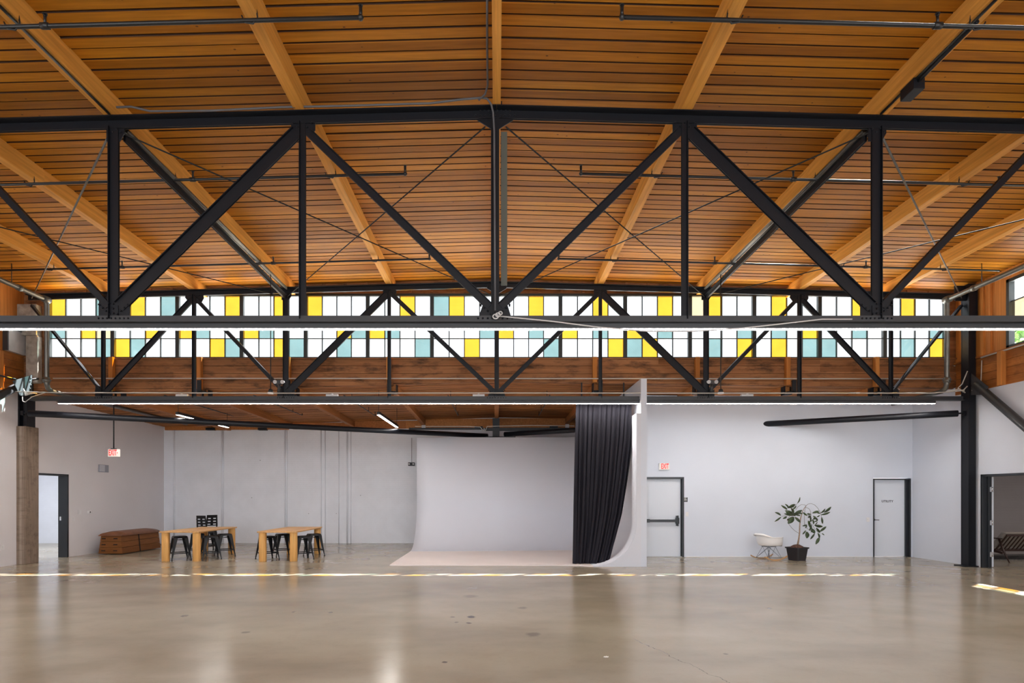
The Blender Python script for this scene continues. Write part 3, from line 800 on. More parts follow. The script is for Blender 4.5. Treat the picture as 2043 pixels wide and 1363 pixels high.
# ------------------------------------------------------------------ sprinkler pipes under the high ceiling
def pz(x): return 6.53 - SL*abs(x)
k = 0
for y, h in ((5.92,0),(8.80,0),(11.97,0)):
    for s in (-1, 1):
        xi = -1.38 if s < 0 else 1.27; xo = s*10.3
        e = empty('sprinkler_pipe', (xi, y, pz(xi)), 'thin black sprinkler pipe under the high ceiling, %s side, %s row from the viewer' % (side_txt(s), ['first','second','third'][k//2]), 'pipe', 'sprinkler pipes under the high ceiling')
        mb = MB(); r = .021
        mb.tube([(xi,y,pz(xi)),(xo,y,pz(xo))], r, 8)
        mb.tube([(xi,y,pz(xi)-.0),(xi,y,pz(xi)+.11)], .018, 8); mb.ball((xi,y,pz(xi)), .032, 8)
        for q in (3.2, 6.3): mb.tube([(xi+s*q-.04,y,pz(xi+s*q)),(xi+s*q+.04,y,pz(xi+s*q))], .032, 8)
        mb.build('pipe_run', M['pipe'], e)
        for q in (0, 3.2, 6.3):
            x = xi+s*q; mb = MB(); mb.tube([(x,y,pz(x)+.02),(x,y,pz(x)+.12)], .013, 6); mb.cyl((x,y,pz(x)+.12), .024, .006, 10); mb.cyl((x,y,pz(x)+.095),.016,.012,8)
            mb.build('sprinkler_head', M['pipe'], e)
        for nx in NODES[1:-1]:
            if nx*s > 2 and abs(nx) < 10.2:
                mb = MB(); x = nx+.1*s
                mb.tube([(nx-.06*s,y,pz(nx)+.14),(nx-.075*s,y,pz(nx)+.03),(nx-.03*s,y,pz(nx)-.033),(nx+.05*s,y,pz(nx)-.02),(nx+.085*s,y,pz(nx)+.05)], .008, 6)
                mb.build('pipe_hook', M['pipe'], e)
        k += 1
# side mains with their risers
for s in (-1, 1):
    X = 10.3*s; z = 6.12
    e = empty('sprinkler_main', (X, 13.35, 4.05), 'thick grey sprinkler main along the %s side, dropping to the low ceiling' % side_txt(s), 'pipe', 'side sprinkler mains')
    mb = MB(); mb.tube([(X,YF+.5,z),(X,13.25,z),(X,13.34,z-.03),(X,13.36,z-.12),(X,13.36,4.22),(X,13.40,4.10),(X,13.52,4.05),(X,15.2 if s > 0 else 19.4,4.02)], .052, 12)
    mb.build('pipe_run', M['pipe_grey'] , e)
    for yy in (12.6, 11.3, 9.0):
        mb = MB(); mb.tube([(X,yy-.05,z),(X,yy+.05,z)], .065, 12); mb.build('coupling', M['pipe_grey'], e)
    mb = MB(); mb.cyl((X,13.36,4.22), .07, .12, 14); mb.cyl((X,13.36,4.27), .09, .02, 14); mb.build('flange', M['pipe_grey'], e)
    mb = MB(); mb.tube([(X,13.26,z),(X,13.42,z)], .08, 12); mb.build('coupling', M['pipe_grey'], e)
    for yy in (12.4, 9.5):
        mb = MB(); mb.tube([(X,yy,z+.05),(X,yy,roofz(X)-.0)], .008, 6); mb.build('hanger_rod', M['pipe'], e)
# branch lines under the low ceiling
for i, (x, y1) in enumerate(((-8.2,18.2),(-6.0,18.0),(-3.77,18.1),(-1.2,18.1),(1.31,18.1))):
    z = 1.65+2.46
    e = empty('sprinkler_branch', (x, y1, z), 'thin black sprinkler branch under the low ceiling, %s from the left' % ordn[i], 'pipe', 'sprinkler branches under the low ceiling')
    mb = MB(); mb.tube([(x,YC+.3,z),(x,y1,z),(x,y1+.02,z+.06)], .014, 6); mb.build('pipe_run', M['pipe'], e)
    for yy in (15.2, 17.2):
        mb = MB(); mb.tube([(x,yy,z),(x,yy,lowz(x,yy))], .008, 6); mb.build('hanger_rod', M['pipe'], e)
    mb = MB(); mb.tube([(x,y1,z),(x,y1,z+.12)], .010, 6); mb.cyl((x,y1,z+.12), .02, .005, 8); mb.build('sprinkler_head', M['pipe'], e)

# conduits along two roof beams
for s in (-1, 1):
    x = (NODES[3] if s < 0 else NODES[7])
    e = empty('conduit', (x, 5, 6.4), 'black and grey conduits running along the second roof beam %s of the ridge' % side_txt(s), 'conduit', 'conduits on roof beams')
    zz_ = 6.60-SL*abs(x)-.02
    mb = MB(); mb.tube([(x-.035*s,YF,zz_),(x-.035*s,7.35,zz_)], .016, 6); mb.tube([(x+.03*s,7.65,zz_-.0),(x+.03*s,13.5,zz_)], .016, 6); mb.tube([(x-.0*s,7.65,zz_),(x,13.5,zz_)], .012, 6)
    mb.build('black_conduit', M['pipe'], e)
    mb = MB(); mb.tube([(x-.055*s,7.65,zz_-.02),(x-.055*s,13.5,zz_-.02)], .028, 8); mb.build('grey_conduit', M['pipe_grey'], e)
    if s > 0:
        mb = MB(); mb.tube([(x+.05,YF,zz_),(x+.05,5.6,zz_)], .014, 6); mb.build('black_conduit', M['pipe'], e)
p = P(1797, 149, 6.8)
mb = MB(); mb.box(4.80, 4.93, 6.72, 6.95, 6.33, 6.46); mb.tube([(4.86,6.73,6.42),(4.86,5.9,6.44)], .022, 8)
tag(mb.build('junction_box', M['steel'], bevel=.006), 'small black junction box under a roof beam at upper right', 'box')

# cables
mb = MB()
pts = [P(232,214,7.30),P(262,213,7.33),P(300,222,7.33),P(420,221,7.35),P(560,214,7.36),P(700,211,7.36),P(860,206,7.36),P(925,198,7.36),P(962,195,7.36),P(972,197,7.34),P(980,208,7.34),P(984,225,7.34),P(986,260,7.36),P(987,430,7.38),P(988,620,7.38)]
mb.tube(pts, .013, 6); mb.tube([P(972,0,6.1),P(972,90,6.6),P(973,170,7.2),P(968,188,7.3),P(955,200,7.36)], .013, 6)
tag(mb.build('cable', M['cable']), 'dark cable lying along the top of the nearest truss and down its centre post', 'cable')
mb = MB()
mb.tube([P(996,631,7.36),P(1100,641,7.36),P(1195,653,7.36),P(1290,661,7.37),P(1380,661,7.37),P(1480,655,7.36),P(1570,645,7.36),P(1640,637,7.36),P(1700,637,7.37)], .008, 6)
kx = P(992,630,7.34)
for q in range(3):
    rr_ = .035-.006*q
    mb.tube([kx+Vector((rr_*math.cos(t)*1.0-.02+.03*q, -.01*q, rr_*math.sin(t)*.8-.01+.018*q)) for t in [i*PI/6 for i in range(13)]], .008, 6)
tag(mb.build('rope', M['rope']), 'knotted pale rope hanging along the bottom of the nearest truss', 'rope')
mb = MB(); mb.tube([(-11.1,13.42,4.03),(-10.2,13.45,4.01),(-5,13.46,4.00),(0,13.46,4.005),(5,13.46,4.0),(10,13.45,4.0),(10.75,13.42,4.05)], .013, 6)
tag(mb.build('cable', M['cable_pale']), 'pale cable running along the bottom of the far truss', 'cable')
mb = MB(); mb.tube([(-10.6,13.95,4.44),(10.85,13.95,4.43)], .014, 6)
tag(mb.build('conduit', M['cable_pale']), 'thin grey conduit across the brown plank wall under the windows', 'conduit')

# diagonal brace tubes
TZ = 3.55
def tube_thing(name, p0, p1, r, label, m=M['steel'], pin=True):
    p0 = Vector(p0); p1 = Vector(p1); d = (p1-p0).normalized()
    e = empty(name, p0, label, 'brace', None)
    mb = MB(); mb.tube([p0+d*.10, p0+d*.11, p1], [r*.85, r, r], 16); mb.build('tube', m, e)
    mb = MB(); mb.tube([p0-d*.02, p0+d*.11], .02, 8); mb.box(p0.x-.03,p0.x+.03,p0.y-.03,p0.y+.03,p0.z-.05,p0.z+.05); mb.build('pin', M['steel'], e)
    return e
e = tube_thing('brace_tube', (-10.98,13.52,TZ), (-.30,18.75,TZ-.0), .075, 'long black tube slanting back from the left column under the low ceiling')
e = tube_thing('brace_tube', (10.82,13.53,TZ), (6.95,15.72,TZ), .075, 'black tube slanting from the right column into the white wall')
mb = MB(); p0 = Vector((3.3,17.35,3.63)); p1 = Vector((.25,18.72,3.60)); mb.tube([p0,p1], .075, 16)
tag(mb.build('brace_tube', M['steel']), 'short black tube end behind the curtain over the white backdrop', 'brace')
# black rail with centre post over the backdrop
e = empty('track_rail', (-.1, 18.6, 3.5), 'black rail and centre post mounted over the white backdrop', 'rail')
mb = MB(); mb.box(-2.8,-.42,18.62,18.70,3.74,3.80); mb.box(-.38,3.28,18.62,18.70,3.70,3.80); mb.build('rail', M['steel'], e)
mb = MB(); mb.box(-.13,.09,18.60,18.72,3.46,4.1); mb.box(-.35,.6,18.6,18.72,3.46,3.52); mb.build('centre_post', M['steel'], e)
mb = MB(); mb.tube([P(828,851,18.5),P(930,851,18.5),P(958,852,18.5),P(964,860,18.5)], .012, 6); mb.tube([P(968,860,18.5),P(972,851,18.5),P(1060,849,18.5),P(1146,850,18.5)], .012, 6)
mb.build('white_cable', M['cable_pale'], e)

# columns
e = empty('concrete_column', (-11.3, 14.05, 0), 'square weathered concrete column with black steel top on the left', 'column')
mb = MB(); mb.box(-11.43,-11.18,13.86,14.26,0,3.29); mb.build('concrete_base', M['concrete'], e, bevel=.012)
mb = MB(); mb.box(-11.42,-11.36,13.9,14.15,3.29,4.35); mb.box(-11.22,-11.18,13.9,14.15,3.29,4.35); mb.box(-11.40,-11.2,14.0,14.03,3.29,4.35)
mb.box(-11.24,-11.17,13.88,13.90,3.3,4.35)
mb.build('steel_section', M['steel'], e)
mb = MB(); mb.box(-11.22,-10.93,13.9,14.06,4.33,5.45); mb.box(-11.42,-10.95,13.88,14.06,5.45,6.2); mb.build('plaster_pier', M['plaster_pier'], e, bevel=.02)
e = empty('steel_column', (10.95, 13.55, 0), 'tall black steel column against the right wall', 'column')
mb = MB(); mb.box(10.86,11.03,13.44,13.46,0,6.52); mb.box(10.86,11.03,13.64,13.66,0,6.52); mb.box(10.935,10.955,13.46,13.64,0,6.52); mb.box(10.865,10.88,13.46,13.64,0,6.52)
mb.build('shaft', M['steel'], e)
mb = MB(); mb.box(10.74,11.05,13.38,13.72,0,.025); mb.build('base_plate', M['steel'], e)
mb = MB(); mb.prism([(10.62,6.15),(10.86,6.15),(10.86,6.5),(10.6,6.5)], 'y', 13.52, 13.54); mb.box(10.84,11.04,13.40,13.44,5.6,6.4); mb.build('gusset_plate', M['steel'], e)
mb = MB()
mb.tube([(10.74,13.44,4.02),(10.66,13.40,4.06),(10.55,13.36,4.1),(10.68,13.4,4.2),(10.82,13.42,4.5)], .012, 6); mb.tube([(10.75,13.40,4.0),(10.6,13.38,4.08),(10.3,13.36,4.02)], .012, 6); mb.tube([(10.8,13.4,4.15),(10.7,13.38,4.06),(10.5,13.36,4.03)], .012, 6)
mb.tube([(11.05,13.3,4.72),(11.04,13.32,4.1),(10.9,13.4,4.05)], .012, 6); mb.tube([(11.03,13.3,4.78),(11.03,12.4,4.80),(11.03,10,4.82)], .018, 6)
tag(mb.build('cable', M['cable_pale']), 'loose pale cables gathered at the right steel column', 'cable')
# side braces in the wall plane
e = empty('side_brace', (10.98, 13.3, 4.1), 'thick black diagonal tube falling forward from the right column', 'brace', 'side braces')
mb = MB(); mb.tube([(10.92,13.30,4.17),(10.95,11.75,2.75),(10.95,10.9,2.0)], .085, 16); mb.build('tube', M['steel_grey'], e)
mb = MB(); mb.prism([(13.42,4.45),(13.42,3.95),(13.1,3.9),(12.95,4.05)], 'x', 10.90, 10.915); mb.build('gusset_plate', M['steel_grey'], e)
e = empty('side_brace', (-11.1, 13.7, 4.1), 'thick black diagonal tube falling forward from the left column', 'brace', 'side braces')
mb = MB(); mb.tube([(-11.12,13.60,4.20),(-11.22,12.2,3.30),(-11.22,10.9,2.45)], .085, 16); mb.build('tube', M['steel_grey'], e)
mb = MB(); mb.prism([(13.85,4.50),(13.85,4.02),(13.5,3.95),(13.3,4.25)], 'x', -11.03, -11.015); rivets(mb, []); 
for q in range(5): mb.ball((-11.01,13.8-.02*(q%2),4.08+.085*q), .016, 6)
s = mb.build('gusset_plate', M['gusset_teal_lit'], e)
mb = MB(); mb.tube([(-11.05,13.6,4.0),(-11.0,13.55,3.83),(-10.9,13.5,3.80),(-10.75,13.5,3.92),(-10.4,13.48,4.02)], .009, 6)
for q in range(5): mb.tube([(-10.98+.02*q,13.55,4.12-.03*q),(-10.9,13.5,3.95+.02*q),(-10.75+.03*q,13.5,4.0)], .007, 6)
tag(mb.build('cable', M['cable_pale']), 'bundle of looped pale cables at the left column', 'cable')
mb = MB(); mb.tube([(-11.32,12.9,5.0),(-11.32,12.92,4.45),(-11.3,13.1,4.37),(-11.25,13.8,4.36),(-10.9,13.9,4.42)], .022, 8)
tag(mb.build('conduit', M['pipe']), 'thin dark conduit bending along the left wall to the column', 'conduit')
e = empty('wall_cabinet', (-11.35, 13.85, 5.0), 'flat pale grey metal cabinet high on the left wall', 'cabinet')
mb = MB(); mb.box(XL+.0,XL+.10,13.50,14.05,5.0,5.52); mb.build('body', M['panel_grey'], e, bevel=.006)
mb = MB(); mb.box(XL+.0,XL+.12,13.47,14.07,5.52,5.54); mb.box(XL+.0,XL+.12,13.47,13.50,5.0,5.54); mb.build('trim', M['steel_grey'], e)
# ------------------------------------------------------------------ pendant sensors between the trusses
for px, lab in ((540,'left'),(1438,'right')):
    y = 12.6; x = (px-VX)*y/F
    e = empty('pendant_lamp', (x, y, 3.8), 'small lamp on a long thin rod hanging on the %s' % lab, 'lamp', 'small lamps on long rods')
    z0 = CAMZ+(VY-786)*y/F
    mb = MB(); mb.tube([(x,y,z0+.05),(x,y,roofz(x))], .010, 6); mb.cyl((x,y,roofz(x)-.05), .035, .05, 10); mb.build('rod', M['pipe'], e)
    mb = MB(); mb.cyl((x,y,z0+.03), .055, .07, 14, r2=.04); mb.build('housing', M['pipe'], e)
    mb = MB(); mb.cyl((x,y,z0), .065, .03, 14); mb.build('lens', M['plastic_white'], e)
# cameras beside far truss nodes
for px, lab in ((556,'left'),(1419,'right')):
    c = P(px, 762, 13.45)
    e = empty('spot_lamp', c, 'small grey twin spot lamp fixed to the far truss on the %s' % lab, 'lamp', 'twin spot lamps')
    mb = MB(); mb.box(c.x-.04,c.x+.07,c.y-.02,c.y+.04,c.z-.06,c.z+.04); mb.cyl((c.x+.01,c.y,c.z-.22),.03,.17,10); mb.build('body', M['steel_grey'], e)
    for s in (-.07, .10):
        mb = MB(); mb.tube([(c.x+s,c.y+.03,c.z),(c.x+s,c.y-.05,c.z-.01)], [.03,.045], 10); mb.build('lamp_head', M['panel_grey'], e)
# pale fittings resting on the far truss chord
for px in (364, 663, 955, 1490):
    c = P(px, 790, 13.75)
    mb = MB(); mb.box(c.x-.14, c.x+.14, c.y-.04, c.y+.04, 3.97, 4.02); mb.box(c.x-.02,c.x+.02,c.y-.045,c.y+.045,3.965,4.03)
    tag(mb.build('cable_bracket', M['plastic_white']), 'small white bracket on the far truss bottom chord, %s' % {364:'leftmost one',663:'second from the left',955:'just left of the centre node',1490:'the one on the right'}[px], 'bracket', 'white brackets on the far truss')

# pendant linear lights under the low ceiling
for i, (x, lab) in enumerate(((-8.1,'left'),(-3.0,'right'))):
    y0, y1, z = 14.8, 17.6, 1.65+2.03
    e = empty('pendant_light', (x, (y0+y1)/2, z), 'slim linear pendant light under the low ceiling, %s one' % lab, 'light', 'slim pendants under the low ceiling')
    mb = MB(); mb.box(x-.04,x+.04,y0,y1,z+.008,z+.08); mb.build('housing', M['steel'], e)
    mb = MB(); mb.box(x-.034,x+.034,y0+.01,y1-.01,z,z+.008); mb.build('diffuser', M['led_small'], e)
    for yy in (y0+.05, y1-.05):
        mb = MB(); mb.tube([(x,yy,z+.08),(x,yy,lowz(x,yy))], .006, 6); mb.build('cord', M['pipe'], e)
# speakers on top of brick wall
for i, px in enumerate((419, 523, 955, 1105)):
    c = P(px, 856 if i < 2 else 853, 19.85)
    mb = MB(); mb.box(c.x-.14,c.x+.14,19.82,19.99,c.z-.04,c.z+.04); mb.box(c.x-.12,c.x+.12,19.81,19.82,c.z-.03,c.z+.03)
    tag(mb.build('wall_speaker', M['steel'], bevel=.008), 'small black bar at the top of the brick wall, %s from the left' % ordn[i], 'speaker', 'black bars at the top of the brick wall')
# emergency light on brick wall
c = P(820.5, 926, 19.93)
e = empty('emergency_light', c, 'small black twin emergency light on the brick wall beside the backdrop', 'light')
mb = MB(); mb.box(c.x-.11,c.x+.11,c.y,c.y+.07,c.z-.06,c.z+.055); mb.tube([(c.x+.01,c.y+.04,c.z+.05),(c.x+.01,c.y+.04,c.z+.9)], .006, 6); mb.build('body', M['steel'], e, bevel=.006)
for s in (-.07,.07):
    mb = MB(); mb.tube([(c.x+s,c.y,c.z),(c.x+s,c.y-.03,c.z)], .03, 12); mb.build('lamp_head', M['panel_grey'], e)

# ------------------------------------------------------------------ exit signs
c = P(227, 904, 14.6)
e = empty('exit_sign', (c.x,c.y,c.z-.1), 'white sign with red EXIT letters hanging from a black stem on the left', 'sign', 'exit signs')
w, h = .150, .095
mb = MB(); mb.prism([(c.x-w,c.y),(c.x-w+.03,c.y-.03),(c.x+w-.06,c.y-.03),(c.x+w,c.y+.01),(c.x+w,c.y+.03),(c.x-w,c.y+.03)], 'z', c.z-h, c.z+h); mb.build('housing', M['sign_white'], e, bevel=.006)
mb = MB(); mb.tube([(c.x,c.y,c.z+h+.02),(c.x,c.y,lowz(c.x,c.y))], .016, 8); mb.cyl((c.x,c.y,c.z+h), .07, .022, 14); mb.build('stem', M['pipe'], e)
text_mesh('lettering', 'EXIT', .20, (c.x-.008,c.y-.032,c.z-.0), M['sign_red'], e, sx=.50, bold=.004, ex=.001)
text_mesh('arrow', '>', .07, (c.x+w-.045,c.y-.028,c.z), M['sign_red'], e, sx=.8, ex=.001, bold=.002)
c = P(1324.5, 931, YW-.03)
e = empty('exit_sign', (c.x,c.y,c.z-.1), 'white sign with red EXIT letters on the wall above the exit door', 'sign', 'exit signs')
mb = MB(); mb.box(c.x-.135,c.x+.145,c.y-.03,c.y+.028,c.z-.09,c.z+.09); mb.build('housing', M['sign_white'], e, bevel=.01)
text_mesh('lettering', 'EXIT', .19, (c.x+.018,c.y-.032,c.z+.0), M['sign_red'], e, sx=.52, bold=.004, ex=.001)
c = P(1367, 997, YW-.008)
e = empty('door_sign', c, 'small square black sign with white writing beside the exit door', 'sign')
mb = MB(); mb.box(c.x-.068,c.x+.063,c.y-.004,c.y+.007,c.z-.062,c.z+.058); mb.build('plate', M['sign_black'], e)
text_mesh('lettering', 'EXIT', .034, (c.x,c.y-.005,c.z+.036), M['letter_white'], e, bold=.0008, ex=.0005)
mb = MB()
for zz_, ww in ((.008,.045),(-.004,.042),(-.028,.048)):
    for q in range(5): mb.box(c.x-ww+q*ww*.4, c.x-ww+q*ww*.4+ww*.32, c.y-.0055, c.y-.004, c.z+zz_-.005, c.z+zz_+.004)
mb.build('small_print', M['letter_white'], e)
# little fittings on the walls
def plate_x(name, px, py, X, wy, hz, m, label, cat, d=.012, s=1, slots=None, group=None):
    y = X*F/(px-VX); z = CAMZ+(VY-py)*y/F
    e = empty(name, (X, y, z-hz/2), label, cat, group)
    mb = MB(); mb.box(X, X+s*d, y-wy/2, y+wy/2, z-hz/2, z+hz/2); mb.build('plate', m, e, bevel=.003)
    if slots:
        mb = MB(); mb.box(X+s*d, X+s*(d+.006), y-.012, y+.012, z-.02, z+.02); mb.build(slots[0], slots[1], e)
    return e, y, z
plate_x('light_switch', 158.5, 1022, XL, .12, .12, M['plastic_white'], 'white light switch plate on the left wall near the doorway', 'switch', slots=('rocker', M['plastic_white']))
plate_x('thermostat', 178, 1022, XL, .13, .09, M['plastic_white'], 'white thermostat on the left wall above the vault box', 'thermostat', d=.03, slots=('display', M['void']))
plate_x('wall_outlet', 5, 1092, XL, .08, .12, M['plastic_white'], 'white outlet low on the left wall at the frame edge', 'outlet', slots=('socket', M['plastic_white']))
plate_x('wall_plate', 147, 1036, XL, .06, .08, M['plastic_white'], 'small white plate beside the left doorway, below the switch', 'plate', slots=('button', M['plastic_white']))
e, y, z = plate_x('air_vent', 206, 935, XL, .42, .215, M['vent_grey'], 'grey ventilation grille high on the left wall', 'vent', d=.02)
mb = MB()
for q in range(6): mb.box(XL+.02, XL+.03, y-.19, y+.03, z-.09+q*.032, z-.09+q*.032+.022)
mb.build('blade', M['vent_light'], e)
def plate_y(name, px, py, w, h, label, cat, m=M['plastic_white'], extra='rocker'):
    c = P(px, py, YW); e = empty(name, (c.x, YW, c.z-h/2), label, cat)
    mb = MB(); mb.box(c.x-w/2,c.x+w/2,YW-.01,YW,c.z-h/2,c.z+h/2); mb.build('plate', m, e, bevel=.003)
    mb = MB(); mb.box(c.x-.012,c.x+.012,YW-.016,YW-.01,c.z-.02,c.z+.02); mb.build(extra, m, e)
plate_y('light_switch', 1370.5, 1026, .075, .115, 'white light switch to the right of the exit door', 'switch')
plate_y('light_switch', 1731.5, 1037, .085, .115, 'white light switch to the left of the utility door', 'switch')

# ------------------------------------------------------------------ white backdrop (cyclorama)
CX0, CX1, CY0, CY1 = -2.5, 3.22, 13.62, 18.3
e = empty('studio_backdrop', ((CX0+CX1)/2, (CY0+CY1)/2, 0), 'white curved studio backdrop sweeping from wall to floor', 'backdrop')
rc = 1.0
path = [(CX0, CY1, 0, 1, 1.42, 3.46)]
for q in range(1, 13): path.append((CX0+(CX1-rc-.02-CX0)*q/12, CY1, 0, 1, 1.42-.42*(q/12)**2, 3.46))
for q in range(1, 9):
    a = PI/2*q/8; path.append((CX1-rc+rc*math.sin(a), CY1-rc+rc*math.cos(a), math.sin(a), math.cos(a), 1.0, 3.46+.07*q/8))
for q in range(1, 9): path.append((CX1, CY1-rc-(CY1-rc-13.46)*q/8, 1, 0, 1.0, 3.53))
mb = MB(); NP = 18
for (x, y, nx, ny, R, zt_) in path:
    for i in range(NP+1):
        a = PI/2*i/NP; off = R-R*math.sin(a); z = R-R*math.cos(a)
        mb.v.append(Vector((x-nx*off, y-ny*off, z+.012)))
    mb.v.append(Vector((x, y, zt_)))
st = NP+2
for j in range(len(path)-1):
    for i in range(st-1):
        q = j*st+i; mb.f.append([q, q+1, q+st+1, q+st]); mb.m.append(0); mb.sm.append(True)
mb.build('curved_wall', M['cyc'], e, solid=.02)
mb = MB(); poly = [(CX0,CY0),(CX1-.98,13.46)]
inner = [(p_[0]-p_[2]*p_[4], p_[1]-p_[3]*p_[4]) for p_ in path]
poly = [(CX0,CY0),(1.9,CY0-.02),(2.23,13.45)] + inner[::-1]
cl = []
for p_ in poly:
    if not cl or (Vector(p_)-Vector(cl[-1])).length > 1e-3: cl.append(p_)
mb.prism(cl, 'z', 0, .022); mb.build('floor_sheet', M['cyc_floor'], e)
# front end panel following the cove
pr = [(3.318, .0),(2.23,.0),(2.23,.02)] + [(CX1-(1.0-1.0*math.sin(PI/2*i/NP)), 1.0-1.0*math.cos(PI/2*i/NP)+.012) for i in range(1, NP+1)] + [(CX1, 3.53),(3.318,3.53)]
mb = MB(); mb.prism(pr, 'y', 13.43, 13.46); s = mb.build('end_panel', M['cyc'], e)
mb = MB(); mb.box(CX1, 3.318, 13.46, 18.0, 3.50, 3.53); mb.build('top_cap', M['cyc'], e)

# ------------------------------------------------------------------ black curtain
e = empty('curtain', (2.5, 13.9, 0), 'tall pleated black curtain hanging beside the white backdrop', 'curtain')
YCU = 13.86
rows_ = 46; colsn = 150
right = [(0,3.30),(.06,3.285),(.24,3.24),(.48,3.12),(.70,2.98),(.86,2.82),(.95,2.72),(1,2.64)]
def lerp(tab, t):
    for (a, va), (b, vb) in zip(tab[:-1], tab[1:]):
        if t <= b: return va+(vb-va)*(t-a)/(b-a)
    return tab[-1][1]
mb = MB(); rnd = random.Random(3); ph = [rnd.uniform(0,6.3) for _ in range(6)]
for i in range(rows_+1):
    t = i/rows_; z = 3.93*(1-t)+.035*t
    xl = 1.89-.095*t; xr = lerp(right, t)
    for j in range(colsn+1):
        s = j/colsn
        amp = .028+.055*t
        sw = s+.012*math.sin(3*t+ph[0])+.02*t*math.sin(2*PI*s*1.7+ph[1])
        f = math.sin(2*PI*13*sw+ph[2]+.8*math.sin(2.5*t+7*s)) + .45*math.sin(2*PI*22*sw+ph[3]+1.2*t) + .35*math.sin(2*PI*5*s+ph[4])
        f = math.copysign(abs(f)**.8, f)
        y = YCU + amp*f*.62
        x = xl+(xr-xl)*s + amp*.28*math.cos(2*PI*13*sw+ph[2])
        zz_ = z + (t**8)*.02*math.sin(2*PI*9*s) - (.03*t**6)*abs(math.sin(2*PI*6.5*s))
        if t > .93: y += .03*math.sin(60*t+11*s)*(t-.93)*8
        mb.v.append(Vector((min(x, CX1-.03 if t<.9 else 9), y, max(.03, zz_))))
for i in range(rows_):
    for j in range(colsn):
        q = i*(colsn+1)+j; mb.f.append([q, q+colsn+1, q+colsn+2, q+1]); mb.m.append(0); mb.sm.append(True)
mb.build('cloth', M['curtain'], e, solid=.006)
mb = MB(); mb.box(1.86, 3.31, YCU-.03, YCU+.03, 3.93, 3.97); mb.box(2.0,2.03,YCU-.01,YCU+.01,3.97,4.32); mb.box(3.0,3.03,YCU-.01,YCU+.01,3.97,4.32); mb.build('track', M['steel'], e)

# ------------------------------------------------------------------ tables
def make_table(loc, L, label):
    t = empty('dining_table', loc, label, 'table', 'pale wood tables')
    x, y, _ = loc; W = .98
    mb = MB(); mb.box(x-W/2, x+W/2, y-L/2, y+L/2, .715, .75); mb.build('tabletop', M['table'], t, bevel=.006)
    for sx in (-1, 1):
        for sy in (-1, 1):
            mb = MB(); c = Vector((x+sx*(W/2-.105), y+sy*(L/2-.105), 0)); R = .088
            pts = []
            for k_ in range(28):
                a = 2*PI*k_/28; pts.append((c.x+R*math.copysign(abs(math.cos(a))**.8, math.cos(a)), c.y+R*math.copysign(abs(math.sin(a))**.8, math.sin(a))))
            mb.prism(pts, 'z', .0, .715); o = mb.build('leg', M['table_leg'], t, bevel=.006)
            for p_ in o.data.polygons: p_.use_smooth = len(p_.vertices) == 4
    return t
make_table((-7.87, 15.53, 0), 2.14, 'long pale wooden table with round legs nearer the vault box')
make_table((-5.45, 15.53, 0), 2.14, 'long pale wooden table with round legs nearer the backdrop')

